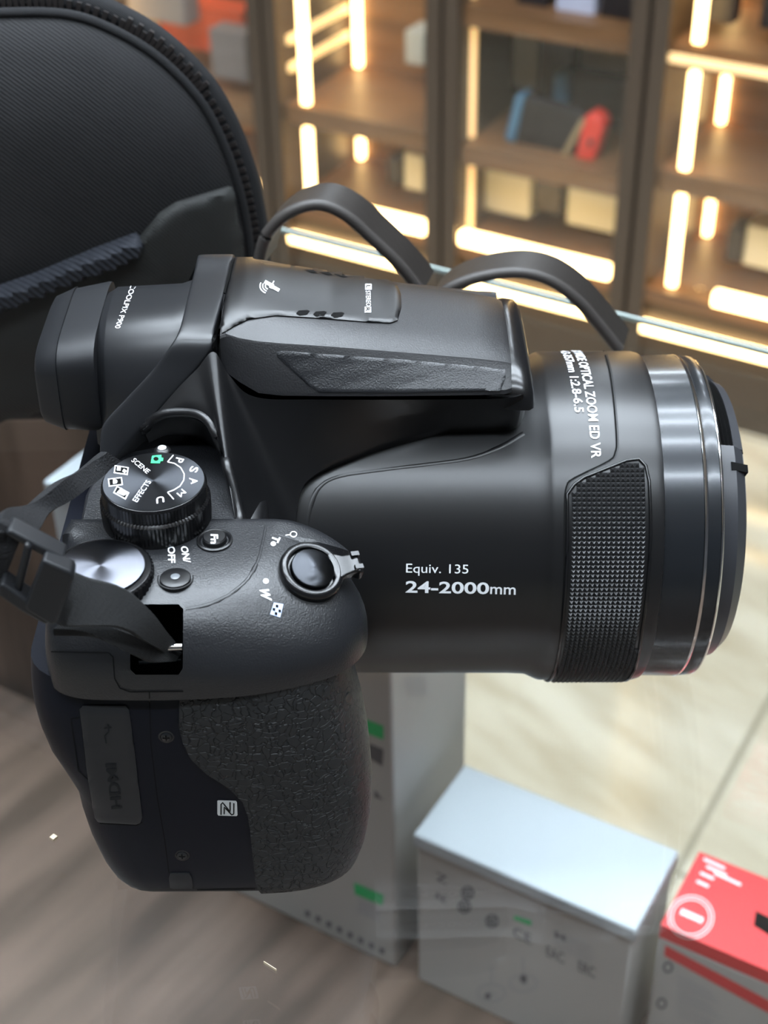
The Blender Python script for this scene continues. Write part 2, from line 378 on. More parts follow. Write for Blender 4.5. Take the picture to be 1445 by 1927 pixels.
for b, (lab, shelves) in enumerate(bays):
    u0, u1 = u_p[b], u_p[b + 1]
    t = thing('display_cabinet', lab, 'cabinet', fuv((u0 + u1) / 2, VF + .1, 0))
    W_('plinth', cbox(G(), u0, u1, VF + .01, CB, 0, z_bot - .02), m_frame, t)
    W_('bottom_board', cbox(G(), u0 + PW, u1 - PW, VF, CB, z_bot - .02, z_bot), m_cabwood, t)
    W_('back_panel', cbox(G(), u0, u1, CB, CB + .02, 0, ZT), m_cabwood, t)
    W_('top_board', cbox(G(), u0, u1, VF, CB, ZT, ZT + .03), m_frame, t)
    for (a, c) in ((u0 + .003, u0 + PW), (u1 - PW, u1 - .003)):
        W_('upright', cbox(G(), a, c, VF - .005, CB, 0, ZT), m_frame, t)
    for z in shelves:
        W_('shelf', cbox(G(), u0 + PW, u1 - PW, VF + .012, CB, z - .030, z), m_cabwood, t)
    lv = [z_bot] + sorted(shelves) + [ZT]
    for k in range(len(lv) - 1):
        za, zb = lv[k] + .004, lv[k + 1] - (.034 if lv[k + 1] < ZT else 0)
        if b in (0, 1, 3):
            W_('glow_strip', cbox(G(), u0 + PW + .026, u0 + PW + .038, VF + .014, VF + .022, za, zb), m_led, t)['label'] = 'glowing warm strip at the front corner'
            W_('glow_strip', cbox(G(), u0 + PW + .014, u0 + PW + .024, CB - .012, CB - .002, za, zb), m_led, t)['label'] = 'glowing warm strip at the back corner'
        else:
            W_('glow_strip', cbox(G(), u0 + PW + .001, u0 + PW + .006, VF + .03, VF + .04, za, zb), m_dimglow, t)
    W_('glow_strip', cbox(G(), u0 + PW + (.10 if b in (1, 3) else .005), u1 - PW - .004, VF - .004, VF + .012, z_bot, z_bot + .018), m_led, t)['label'] = 'glowing warm strip along the bottom board'
    zk = Zf(1300, 636)  # plinth height of the glowing strip added for the bottom strip's reflection
    W_('glow_strip', cbox(G(), u0 + .01, u1 - .01, VF - .004, VF + .009, zk - .008, zk + .006), m_led, t)['label'] = 'glowing warm strip along the plinth, standing for a reflection of the strip above'
    W_('glass_door', cbox(G(), u0 + PW, u1 - PW, VF - .003, VF, z_bot + .02, ZT), m_doorglass, t)
    if b == 1:  # glowing bars added in place of slanting reflections in the door glass
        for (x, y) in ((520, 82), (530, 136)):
            zq = Zf(x, y); W_('glow_strip', cbox(G(), u0 + PW + .001, u0 + PW + .006, VF + .02, CB - .01, zq - .006, zq + .006), m_dimglow, t)['label'] = 'dim warm bar running back along the side, standing for a reflection in the door'
    for z in shelves[-1:]:
        if b == 3: W_('glow_strip', cbox(G(), u0 + PW, u1 - PW, VF + .004, VF + .010, z - .022, z - .012), m_dimglow, t)['label'] = 'dim warm strip under the shelf edge'

# goods in the cabinets
m_goods_dark = mat('dark_goods', (.02, .018, .022), .45); m_goods_white = mat('pale_goods', (.62, .66, .85), .4)
m_card = mat('grey_card', (.56, .60, .56), .6); m_orange = mat('red_orange_goods', (.75, .09, .02), .45)
m_joyred = mat('red_controller', (.95, .06, .04), .4); m_joyblue = mat('blue_controller', (.10, .25, .40), .4)
m_brown = mat('kraft_goods', (.30, .22, .15), .6); m_gold = mat('tan_goods', (.45, .33, .18), .5)
def good(name, label, cat, x0, y0, x1, y1, v, dep, m, group=None):
    """a carton whose front spans the two photo corners at distance v"""
    a, c = uvz(wv(x0, y1, v)), uvz(wv(x1, y0, v)); ym = (y0 + y1) / 2
    u0, u1 = uvz(wv(x0, ym, v))[0], uvz(wv(x1, ym, v))[0]; xm = (x0 + x1) / 2; z0, z1 = wv(xm, y1, v).z, wv(xm, y0, v).z
    o = W_(name, cbox(G(), u0, u1, v, v + dep, z0, z1), m); bev(o, .002, 2); tag(o, label, cat, group); return o
good('phone_box', 'dark phone box left of the pale box on the top shelf', 'box', 972, -40, 1030, 20, VF + .05, .04, m_goods_dark)
good('phone_box', 'pale lilac phone box on the top shelf of the middle cabinet', 'box', 1046, -40, 1120, 27, VF + .05, .04, m_goods_white)
good('phone_box', 'dark phone box right of the pale box on the top shelf', 'box', 1130, -40, 1196, 36, VF + .05, .04, m_goods_dark)
good('display_card', 'large pale grey board standing at the back left of the middle cabinet', 'board', 868, 42, 1012, 158, CB - .03, .01, m_card)
good('display_card', 'pale grey board standing at the back right of the middle cabinet', 'board', 1085, 60, 1198, 143, CB - .03, .01, m_card)
good('dark_box', 'dark box between the two pale boards', 'box', 1014, 50, 1076, 190, CB - .06, .03, m_goods_dark)
good('teal_box', 'small teal box behind the handheld game console', 'box', 1040, 140, 1066, 200, CB - .09, .03, m_joyblue)
good('dark_box', 'low dark box behind the red end of the game console', 'box', 1072, 148, 1182, 215, CB - .08, .03, mat('brown_box', (.06, .045, .04), .6))
good('white_box', 'white box on the bottom board left of the middle cabinet', 'box', 866, 316, 998, 398, VF + .09, .05, m_card)
good('white_box', 'white box on the bottom board right of the middle cabinet', 'box', 1066, 352, 1168, 432, VF + .09, .05, m_card)
good('dark_box', 'dark box between the two white boxes on the bottom board', 'box', 1004, 340, 1056, 400, VF + .10, .05, m_goods_dark)
good('white_box', 'small white box low in the cabinet with two lit strips', 'box', 760, 290, 796, 358, VF + .09, .05, m_card)
good('white_box', 'small white box high in the cabinet with two lit strips', 'box', 762, 60, 797, 122, VF + .13, .05, m_card)
good('dark_box', 'dark lens-shaped carton low in the cabinet with two lit strips', 'box', 728, 300, 752, 350, VF + .10, .05, m_goods_dark)
good('phone_box', 'dark boxed phone with pale front, top left of the right cabinet', 'box', 1322, -40, 1384, 44, VF + .05, .03, m_goods_dark)
good('phone_box', 'second dark boxed phone at the right edge of the photo, top shelf', 'box', 1432, -30, 1500, 60, VF + .05, .03, m_goods_dark)
good('white_box', 'white box at the right edge low in the rightmost cabinet', 'box', 1400, 432, 1500, 510, VF + .08, .05, m_card)
good('dark_box', 'dark carton left of the white box, low in the rightmost cabinet', 'box', 1366, 432, 1395, 495, VF + .08, .05, m_goods_dark)
good('red_box', 'red orange box in the leftmost cabinet behind the bag', 'box', 300, 10, 455, 95, VF + .12, .05, m_orange)
good('grey_box', 'crumpled grey pack below the red box in the leftmost cabinet', 'box', 396, 60, 462, 150, VF + .05, .04, mat('grey_goods', (.22, .19, .19), .6))
good('grey_box', 'grey pack left of the red box, at the top of the photo', 'box', 240, -20, 345, 40, VF + .06, .04, mat('grey_goods_b', (.30, .26, .25), .6))
# handheld game console lying tilted on the shelf
cz = sorted(bays[2][1])[0]
def wv3(px, py, v): return wv(px, py, v)
con = thing('game_console', 'dark handheld game console with red right controller and blue left controller', 'game console', fuv(U(1040, 250), VF + .1, cz))
def slab(pts, v, dep, m, name, par, lab=None):
    Fp = [wv(x, y, v) for x, y in pts]; Bp = [p + EV * dep for p in Fp]
    o = W_(name, G().loft([Fp, Bp]), m, par); bev(o, .003, 3)
    if lab: o['label'] = lab
    return o
slab([(985, 180), (1100, 215), (1078, 312), (965, 272)], VF + .055, .02, m_goods_dark, 'screen', con)
slab([(1112, 212), (1130, 225), (1136, 240), (1118, 300), (1098, 318), (1078, 312), (1098, 222)], VF + .048, .03, m_joyred, 'controller', con, 'red right hand controller')
slab([(970, 180), (985, 178), (966, 270), (948, 262)], VF + .048, .03, m_joyblue, 'controller', con, 'blue left hand controller')
slab([(1093, 222), (1101, 228), (1064, 300), (1052, 296)], VF + .045, .006, m_gold, 'edge_trim', con)
slab([(1107, 262), (1116, 266), (1112, 276), (1104, 272)], VF + .044, .004, m_goods_dark, 'thumb_stick', con)

# ================================================================== GLASS COUNTER
e0, e1 = wz(560, 430, GLASS_Z), wz(1445, 672, GLASS_Z); VE = (uvz(e0)[1] + uvz(e1)[1]) / 2
ctr = thing('glass_counter', 'glass topped shop counter with a brown wooden deck under the glass', 'counter', fuv(0, VE - .3, 0))
W_('top_glass', cbox(G(), -1.6, 1.4, VE - .75, VE, GLASS_Z - .006, GLASS_Z), m_glass, ctr, smooth=False)['label'] = 'clear glass top with bright far edge'
W_('edge_strip', cbox(G(), -1.6, 1.4, VE, VE + .0012, GLASS_Z - .0016, GLASS_Z), m_glassedge, ctr)
ZD = GLASS_Z - .28                                   # wooden deck the boxes stand on
bx = [wz(779, 1844, ZD)]
u_c, v_c, _ = uvz(bx[0])                              # near left foot of the middle box
VFR = v_c + uvz(wz(880, 1440, wv(782, 1572, v_c).z))[1] - v_c + .008                                     # far side of the deck
UB = u_c - .12
W_('front_glass', cbox(G(), UB, 1.4, VFR + .012, VFR + .018, .08, GLASS_Z - .009), m_glass, ctr, smooth=False)
W_('wood_deck', cbox(G(), -1.6, 1.4, VE - .75, VFR, ZD - .018, ZD), m_wood, ctr)
W_('wood_panel', cbox(G(), -1.6, UB - .004, VFR + .004, VFR + .02, ZD - .5, GLASS_Z - .012), m_wood, ctr)

# cartons under the glass
def carton(name, label, near, wd, dp, ht, mtop, mside, rot=0, cat='box', lid=True):
    u0, v0 = near; e1_ = EU * cos(rot) + EV * sin(rot); e2_ = EV * cos(rot) - EU * sin(rot)
    base = fuv(u0, v0, ZD) + e1_ * wd / 2 + e2_ * dp / 2
    t = thing(name, label, cat, base)
    ax = (e1_, e2_, Vector((0, 0, 1)))
    gap = .003
    b = W_('body', G().box(base + Vector((0, 0, (ht - .007) / 2)), (wd / 2 - .0012, dp / 2 - .0012, (ht - .007) / 2), ax), mside, t); bev(b, .001, 2)
    if lid:
        l = W_('lid', G().box(base + Vector((0, 0, ht - .0035)), (wd / 2, dp / 2, .0035), ax), mtop, t); bev(l, .001, 2)
    else: l = W_('lid', G().box(base + Vector((0, 0, ht - .0035)), (wd / 2 - .0012, dp / 2 - .0012, .0035), ax), mtop, t)
    return t, b, l
tl = uvz(wv(782, 1572, v_c)); h2 = tl[2] - ZD
trr = uvz(wz(1190, 1765, ZD + h2)); w2 = trr[0] - u_c
far = uvz(wz(880, 1440, ZD + h2)); d2 = far[1] - v_c
t2, b2, l2 = carton('white_carton', 'white product carton with printed symbols on its side, left of the red carton', (u_c, v_c), w2, d2, h2, m_box, m_boxside)
c1 = uvz(wz(748, 1828, ZD)); l1e = uvz(wz(505, 1708, ZD))
h1 = .262
t1, b1, l1 = carton('tall_white_carton', 'tall white carton behind the camera grip with green marks', (l1e[0] - .02, c1[1]), c1[0] - l1e[0] + .02, .062, h1, m_box, m_boxside)
# red carton
rt = wz(1235, 1742, ZD + h2 * .96); ru, rv, _ = uvz(rt); rfar = uvz(wz(1322, 1600, ZD + h2 * .96))
t3, b3, l3 = carton('red_carton', 'red topped carton with a white round badge, at the right edge', (ru, rv), .16, rfar[1] - rv, h2 * .96, m_red, m_boxside, lid=False)
s3 = Surf([l3, b3])
strokes('badge', [ell(1300, 1726, 42, 40, 40) + [(1342, 1726)], ell(1300, 1726, 35, 33, 40) + [(1335, 1726)]], 2.2, s3, m_white, l3)
poly('badge_word', [[(1283, 1710), (1324, 1728), (1320, 1738), (1279, 1720)]], s3, m_white, l3, 1)
for i, (x, y, wl) in enumerate([(1325, 1614, 40), (1330, 1628, 38), (1345, 1640, 50), (1318, 1640, 26), (1312, 1656, 22)]):
    poly('print_line', [[(x, y), (x + wl, y + wl * .46), (x + wl - 2, y + wl * .46 + 5), (x - 2, y + 5)]], s3, m_white, l3)
poly('product_picture', [[(1422, 1714), (1450, 1728), (1450, 1762), (1418, 1742)]], s3, m_deep, l3, 1)
poly('red_band', [[(1252, 1778), (1450, 1884), (1450, 1908), (1250, 1798)]], s3, m_red, b3, 2)
for i in range(9):
    y = 1835 + i * 9; poly('print_line', [[(1275, y), (1340 + (i * 7) % 20, y + 33), (1340 + (i * 7) % 20, y + 36), (1275, y + 3)]], s3, m_greyprint, b3)
strokes('symbol', [ell(1257, 1820, 8, 9, 14) + [(1265, 1820)], ell(1245, 1888, 8, 9, 14) + [(1253, 1888)]], 4, s3, m_boxprint, b3)
s2 = Surf([b2])
sl = .47
def bt(txt, x, y, wd, h, m=None): text('print', txt, (x, y), (x + wd, y + wd * sl), h, s2, m or m_boxprint, b2, upd=(0, -1), bold=.01)
bt('Z', 820, 1655, 22, 16); bt('AE', 818, 1690, 22, 14)
for (x, y) in ((880, 1680), (874, 1706), (926, 1733)):
    strokes('symbol', [ell(x, y, 11, 11, 14) + [(x + 11, y)], [(x - 7, y - 6), (x + 6, y + 7)], [(x + 6, y - 6), (x - 6, y + 6)]], 4, s2, m_boxprint, b2)
poly('green_mark', [[(968, 1722), (1000, 1732), (1000, 1742), (966, 1730)]], s2, m_green, b2)
bt('CE', 966, 1762, 34, 20); bt('EAC', 1028, 1798, 34, 20); bt('ERC', 1088, 1826, 32, 20); bt('M', 1044, 1762, 20, 12)
for i in range(4): poly('print_line', [[(1040 + i * 2, 1752 + i * 9), (1118, 1784 + i * 9), (1118, 1787 + i * 9), (1040 + i * 2, 1755 + i * 9)]], s2, m_greyprint, b2)
for (x, y) in ((925, 1860), (985, 1842)):
    strokes('product_drawing', [[(x, y - 42), (x, y - 5)], ell(x, y + 8, 26, 16, 18) + [(x + 26, y + 8)], [(x - 8, y + 4), (x + 8, y + 12)]], 5, s2, m_greyprint, b2)
poly('product_drawing', [ell(985, 1842, 7, 9, 10), ell(918, 1874, 6, 6, 10)], s2, m_boxprint, b2)
s1 = Surf([b1])
poly('green_mark', [[(686, 1352), (722, 1366), (722, 1392), (686, 1378)]], s1, m_green, b1, 1)
poly('green_mark', [[(666, 1660), (722, 1684), (720, 1704), (668, 1682)]], s1, m_green, b1, 1)
poly('dark_mark', [[(690, 1396), (722, 1410), (720, 1442), (692, 1425)], [(706, 1485), (716, 1500), (724, 1506), (704, 1500)]], s1, m_boxprint, b1)
poly('grey_mark', [[(676, 1690), (716, 1708), (712, 1735), (672, 1716)]], s1, m_greyprint, b1)
for i in range(8): poly('symbol', [[(575 + i * 20, 1712 + i * 10), (584 + i * 20, 1716 + i * 10), (583 + i * 20, 1727 + i * 10), (574 + i * 20, 1722 + i * 10)]], s1, m_boxprint, b1)
for i in range(4): text('print', 'IMEI', (760 + i * 3, 1284 + i * 9), (800 + i * 2, 1280 + i * 9), 7, s1, m_greyprint, b1)
# pale carton at the left, behind the strap
lc = wv(80, 905, .352); lu, lv_, lz_ = uvz(lc)
t4, b4, l4 = carton('cream_carton', 'cream white carton under the glass at the left, behind the strap', (lu, lv_), .05, .028, lz_ - ZD, m_box, m_box)

# ================================================================== BRIDGE CAMERA
root = thing('bridge_camera', 'black bridge camera with long zoom lens standing on the glass counter', 'camera')
RB = ROOTM @ Matrix.Translation((0, 0, -.042)); root.location = RB.translation; root.rotation_euler = RB.to_euler()
# --- lens barrel (axis along X)
XA = Vector((1, 0, 0))
def lt(prof, n=128): return G().lathe([(r, h, *k) for h, r, *k in prof], ax=(1, 0, 0), n=n)
L('lens_barrel', lt([(-26, 35.6), (-20, 36.0), (28, 36.3), (32, 36.5), (34.2, 37.5), (35.2, 37.9), (56.3, 38.0), (57.6, 37.6), (58, 36.5), (58, 20)]), m_satin, root, 50)
r1 = L('front_ring', lt([(57, 30), (57, 36.2), (57.3, 36.9), (66.0, 37.1), (66.1, 36.4), (66.4, 30)]), m_ring, root, 50)
L('chrome_band', lt([(66.0, 30), (66.0, 37.0), (66.2, 37.2), (66.5, 37.15), (66.9, 36.9), (66.9, 30)]), m_chrome, r1, 50)
r2 = L('front_ring', lt([(66.8, 30), (66.8, 36.8), (67, 37.0), (69.6, 36.8), (69.8, 36.4), (69.8, 30)]), m_ring, root, 50)
L('chrome_band', lt([(69.8, 30), (69.8, 36.6), (70.0, 36.7), (70.3, 36.5), (70.5, 36.0), (70.6, 33), (70.6, 30)]), m_chrome, r2, 50)
L('lens_thread', lt([(69, 25), (69, 31.6)] + [(69.5 + i * .45, 31.0 if i % 2 else 30.2) for i in range(12)] + [(75, 29.0), (75, 25)]), m_deep, root, 80)
# lens cap, open over the pinch grip
def th(py, px=1350, R=32): p = pc(px, py, R); return atan2(-p.y, p.z)
ta, tb = th(705, 1330, 32.6), th(838, 1350, 32.6)
def arc_loft(prof, t0, t1, n):
    secs = [[(x, -r * sin(t), r * cos(t)) for (x, r) in prof] for t in [t0 + (t1 - t0) * i / n for i in range(n + 1)]]
    return G().loft(secs)
capm = mat('lens_cap_plastic', (.028, .029, .033), .36)
cp = L('lens_cap', arc_loft([(70.2, 20), (70.2, 32.9), (74.2, 32.4), (76.4, 30.3), (76.8, 28.8), (76.8, 5), (74, 5), (74, 20)], tb, ta + 2 * pi, 110), capm, root, 30)
L('pinch_tab', arc_loft([(74.4, 22), (74.4, 31.4), (76.4, 30.6), (77.0, 29.0), (77.0, 5), (75, 5)], ta, tb, 20), capm, cp, 30)
tn = th(870, 1378, 32.5)
L('pinch_notch', arc_loft([(73.2, 30), (73.2, 32.9), (77.1, 31), (77.1, 27), (75, 27)], tn, tn + .055, 4), m_deep, cp)
L('cap_face', G().lathe([(28.9, 76.0), (28.9, 76.9), (27.5, 77.1), (8, 77.1)], ax=(1, 0, 0), n=96), capm, cp, 30)
# knurled rubber panel on the near side of the barrel
outl = [(1076, 930), (1082, 916), (1100, 903), (1180, 871), (1198, 869), (1210, 880), (1216, 905), (1219, 1000), (1213, 1100), (1202, 1190), (1190, 1258)]
RK = 38.05
def cyl(px, py, R=RK): p = pc(px, py, R); return p.x, atan2(-p.y, p.z)
OL = [cyl(*q) for q in outl]
x_left = cyl(1073, 960)[0]
tmax = radians(150)
OL = OL + [(OL[-1][0], tmax), (x_left, tmax)]
def inside(x, y, P):
    c = False
    for (x1, y1), (x2, y2) in zip(P, P[1:] + P[:1]):
        if (y1 > y) != (y2 > y) and x < (x2 - x1) * (y - y1) / (y2 - y1) + x1: c = not c
    return c
g = G(); pit = 1.02; nx = int((OL[6][0] + 2 - x_left) / pit) + 2
tt = OL[4][1] - .02
def cp_(x, t, r): return Vector((x, -r * sin(t), r * cos(t)))
while tt < tmax:
    for i in range(nx):
        x = x_left + .3 + pit * (i + .5)
        if inside(x, tt + pit / 2 / RK, OL):
            a, b_2 = tt, tt + pit / RK; h = pit / 2 * .97; hb = pit / RK * .015
            V = [cp_(x - h, a + hb, RK + .05), cp_(x + h, a + hb, RK + .05), cp_(x + h, b_2 - hb, RK + .05), cp_(x - h, b_2 - hb, RK + .05), cp_(x, (a + b_2) / 2, RK + .58)]
            g.add(V, [(0, 1, 4), (1, 2, 4), (2, 3, 4), (3, 0, 4)])
    tt += pit / RK
kb = [(x, t) for x, t in OL]
kp = L('grip_panel', g, m_knurl, root, smooth=False); kp['label'] = 'knurled black rubber panel'
bz = [(x_left - .6, tmax), (x_left - .6, OL[0][1])] + [(x - .15, t - .012) for x, t in OL[1:4]] + [(OL[4][0] + .5, OL[4][1] - .015), (OL[5][0] + .6, OL[5][1] - .01), (OL[6][0] + .6, OL[6][1])] + [(x + .6, t) for x, t in OL[7:11]] + [(OL[10][0] + .6, tmax)]
bz2 = []
for (x0_, t0_), (x1_, t1_) in zip(bz, bz[1:]):
    k = max(1, int(abs(t1_ - t0_) / .05)); bz2 += [(x0_ + (x1_ - x0_) * i / k, t0_ + (t1_ - t0_) * i / k) for i in range(k)]
g = G().tube([cp_(x, t, RK + .1) for x, t in bz2 + [bz[-1]]], .34, 8)
L('panel_bezel', g, m_gloss, kp, 60)
# --- body shell and grip, stacked outlines
lf = [(pY(x, y, -74).z, pY(x, y, -74).x) for x, y in [(215, 1676), (192, 1645), (170, 1600), (152, 1560), (138, 1500), (128, 1482), (100, 1446), (72, 1400), (55, 1345), (47, 1300), (45, 1262), (50, 1240), (72, 1215), (105, 1185)]]
rt_ = [(pY(x, y, -63).z, pY(x, y, -63).x) for x, y in [(520, 1690), (585, 1672), (635, 1640), (668, 1600), (688, 1550), (697, 1500), (698, 1450), (693, 1400), (680, 1340), (664, 1285), (655, 1240), (655, 1180)]]
sd = [(-42, -73.6), (-41.3, -75.2), (-40, -76.4), (-37, -77.3), (-25, -77.8), (0, -78), (12, -77.5), (18, -76)]
bd = sorted([(pY(x, y, -78).z, pY(x, y, -78).x) for x, y in [(336, 1296), (337, 1380), (350, 1415), (372, 1445), (430, 1482), (455, 1505), (468, 1540), (474, 1600), (482, 1675), (492, 1694)]])
def ring_at(Z, inset=0.0):
    xl, xr, ys = lerpf(lf, Z), lerpf(rt_, Z) - inset, lerpf(sd, Z) + inset
    q = []
    q += [(xl + .5, 55), (xl, 0), (xl, -58)]
    for k in range(7): a = pi + pi / 2 * k / 6; q.append((xl + 9 + 9 * cos(a), ys + 9 * (1 + sin(a)) + (0)))
    xm = min(xl + 25, xr - 20); q += [(xl + 14, ys), (xm, ys)]
    q2 = []
    for k in range(15):
        a = k / 14 * pi / 2; ex = .72; q2.append((xr - 24 + 24 * sin(a)**ex if a else xr - 24, -62 + (ys + 62) * cos(a)**ex if k < 14 else -62))
    q += q2 + [(xr - .6, -54), (xr - 3.5, -47), (xr - 9, -42), (xr - 16, -39), (-24, -37), (-24, 0), (-24, 55)]
    return [Vector((x, y, Z)) for x, y in q]
ZL = [-41.9, -41.2, -40, -38, -35, -31, -26, -20, -14, -8, -2, 4, 9, 13, 16, 19]
body = L('body', G().loft([ring_at(z, .5) for z in ZL]), m_matte, root, 50)
# leather-grained grip cover lying over the body from its edge line round the front
secs = []
nU = 34
for Z in [-41.0, -40, -38, -35, -31, -27, -23, -19, -15, -11, -7, -3, 1, 5, 9, 12, 15, 18, 20]:
    R_ = ring_at(Z, -.25); xb = lerpf(bd, Z); ys = lerpf(sd, Z) - .25
    P = [p for p in R_[12:12 + 19]]
    P = [Vector((xb, ys, Z))] + [p for p in R_[12:30] if p.x > xb + 1 or p.y > -60]
    Ls = [0]
    for a, b_2 in zip(P, P[1:]): Ls.append(Ls[-1] + (b_2 - a).length)
    row = []
    for k in range(nU):
        s_ = Ls[-1] * k / (nU - 1); i = max(j for j in range(len(Ls)) if Ls[j] <= s_ + 1e-9); i = min(i, len(P) - 2)
        row.append(P[i].lerp(P[i + 1], (s_ - Ls[i]) / max(Ls[i + 1] - Ls[i], 1e-9)))
    secs.append(row)
n_r = len(secs); T = [p for r in secs for p in r]
def inw(p): return Vector((p.x + (-20 - p.x) * .05, p.y + 1.2, p.z))
g = G(); Bk = [inw(p) for p in T]; Fc = []; n = len(T)
for i in range(n_r - 1):
    for j in range(nU - 1): q = (i * nU + j, i * nU + j + 1, (i + 1) * nU + j + 1, (i + 1) * nU + j); Fc += [q, tuple(k + n for k in q[::-1])]
rim = [j for j in range(nU)] + [i * nU + nU - 1 for i in range(1, n_r)] + [(n_r - 1) * nU + j for j in range(nU - 2, -1, -1)] + [i * nU for i in range(n_r - 2, 0, -1)]
for i in range(len(rim)): p, q = rim[i], rim[(i + 1) % len(rim)]; Fc.append((p, p + n, q + n, q))
g.add(T + Bk, Fc); grip = L('grip', g, m_leather, root, 50); grip['label'] = 'leather grained rubber grip'
# solid middle of the body under everything
core = L('inner_body', G().box((-42, 6, -5), (18, 50, 35)), m_satin, root, 30); bev(core, .003, 3)
L('base_plate', G().box((-38, 0, -41), (22, 60, 1.0)), m_matte, root)
# --- top plate
O_ = [(-61, -46.5), (-45, -46.5), (-22, -46.5), (-17, -46.8), (-12, -48.6), (-7.5, -52), (-4.6, -57), (-4.0, -62), (-5.2, -67), (-9, -71.5), (-16, -75), (-26, -77.6), (-38, -78.6), (-50, -78.6), (-57, -78), (-61.5, -75.5), (-63.5, -70), (-63, -58)]
O_ = [Vector((x, y, 0)) for x, y in O_]; O_ = [p for p in crom(O_ + [O_[0]], 4)][:-1]
xr_t = [(-80, -56), (-78, -50), (-73, -37), (-67, -28), (-60, -24), (-48, -21.5)]
def top_z(x, y, k):
    z = 18 + 16.6 * max(0, (1 - k**3.4))**(1 / 2.6); d = x - lerpf(xr_t, y)
    if d > 0: z -= .30 * d * (d / (d + 2.5)) * ((z - 18) / 16.6)
    return z
secs = [[Vector((p.x, p.y, 16.8)) for p in O_]]
for k in [1, .995, .98, .95, .91, .86, .8, .73, .65, .56, .46, .35, .24, .12, .02]:
    q = []
    for p in O_:
        xs, yc = max(-56, min(-24, p.x)), -52.0
        kk = k if p.y < yc else .5 + .5 * k if p.y < -46.6 else 1 - .35 * (1 - k)
        x = xs + (p.x - xs) * k; y = yc + (p.y - yc) * (k if p.y < yc else max(k, .35) if k > .3 else k)
        q.append(Vector((x, y, top_z(x, y, k if p.y < yc else max(0, k - .5) * 1.0 if k < 1 else .6))))
    secs.append(q)
plate = L('top_plate', G().loft(secs), m_grain, root, 60)
# strap window cut through plate and body
cpts = [(262, 1137), (336, 1137), (345, 1146), (344, 1258), (336, 1270), (255, 1270), (245, 1260), (244, 1150)]
near = [CL + ldir(x, y) * 235 for x, y in cpts]; deep = [CL + ldir(x, y) * 300 for x, y in cpts]
def cutter(a, b): g = G().loft([a, b]); return L('cutter', g, m_deep, root, smooth=False)
cut(plate, cutter(near, deep), 50); cut(body, cutter(near, deep), 50)
cen = sum(deep, Vector()) / 8
L('strap_recess', G().loft([[p.lerp(cen, -.06) for p in deep], [p.lerp(cen, -.06) + Vector((0, 5, -5)) for p in deep]]), m_deep, root)
# deck round the mode dial
dk = [pz(x, y, 32.6) for x, y in [(150, 984), (160, 930), (190, 868), (235, 826), (290, 800), (360, 792), (405, 815), (432, 870), (450, 930), (458, 984), (300, 984)]]
deck = L('dial_deck', G().loft([[Vector((p.x, p.y, 0)) for p in dk], [Vector((p.x, p.y, 32.6)) for p in dk]]), m_grain, root, 40); bev(deck, .0008, 3)
# --- shoulders, pentaprism hump, flash
def Y(px, py, y): return pY(px, py, y)
top = [Y(266, 806, -23), Y(300, 770, -22), Y(335, 730, -20.6), Y(370, 695, -19.3), Y(402, 662, -18), Y(432, 707, -20), Y(480, 747, -22), Y(600, 752, -22.5), Y(800, 752, -22.5), Y(945, 750, -22), Y(985, 742, -21)]
bot = [Y(272, 812, -24), Y(318, 784, -23.5), Y(375, 787, -26), Y(425, 865, -34), pz(455, 1010, 30), pc(545, 1010, 38.6), pc(575, 908, 38.6), pc(690, 850, 38.6), pc(830, 808, 38.6), pc(945, 783, 38.6), pc(988, 772, 38.4)]
mid = [(a + b_2) / 2 + Vector((0, -.4, .3)) for a, b_2 in zip(top, bot)]
sh = patch_solid([top, mid, bot], lambda p: Vector((p.x, p.y * .55 + 2, p.z * .55)), 6, 6)
shoulder = L('shoulder', sh, m_satin, root, 50)
def arch(X, w, zt, zb, n=3.4, k=25, lean=0.0, wb=None):
    q = []
    for i in range(k):
        a = pi * i / (k - 1); c, s_ = cos(a), sin(a); y = w * (abs(c)**(2 / n)) * (1 if c > 0 else -1); z = zb + (zt - zb) * abs(s_)**(2 / n)
        if wb: y *= 1 + (wb / w - 1) * (1 - (z - zb) / (zt - zb))
        q.append(Vector((X + lean * (z - zt), y, z)))
    return q
def shy(q, d): return [Vector((p.x, p.y + d, p.z)) for p in q]
xt = lambda px, Z=55: pY(px, 560, 5).x
xa, xb_, xc_, xd = xt(212), xt(338), xt(372), xt(439)
bandpts = [(Y(q[0], q[1], q[2]), Y(q[3], q[4], q[5])) for q in (
 (374, 500, 19, 443, 500, 19.5), (373, 484, 17.5, 442, 484, 18), (371, 487, 14.5, 440, 486, 15), (364, 518, 8, 433, 516, 8), (355, 553, 0, 424, 551, 0), (346, 590, -8, 413, 590, -8),
 (337, 622, -13.5, 404, 622, -13.5), (322, 650, -16.5, 399, 652, -17.2), (286, 698, -18.3, 362, 703, -19), (236, 752, -20.5, 308, 762, -21), (197, 795, -22.5, 262, 812, -23), (189, 825, -24, 230, 848, -24.5), (188, 868, -26, 208, 874, -26))]
rear_wall = G().loft([[Vector((p.x + dx, p.y, p.z - dz)) for p in crom([a for a, _ in bandpts[1:]], 3)] for dx, dz in ((.2, .3), (2.5, 9), (5, 24))], cap=False)
L('rear_wall', rear_wall, m_gloss, root, 50)
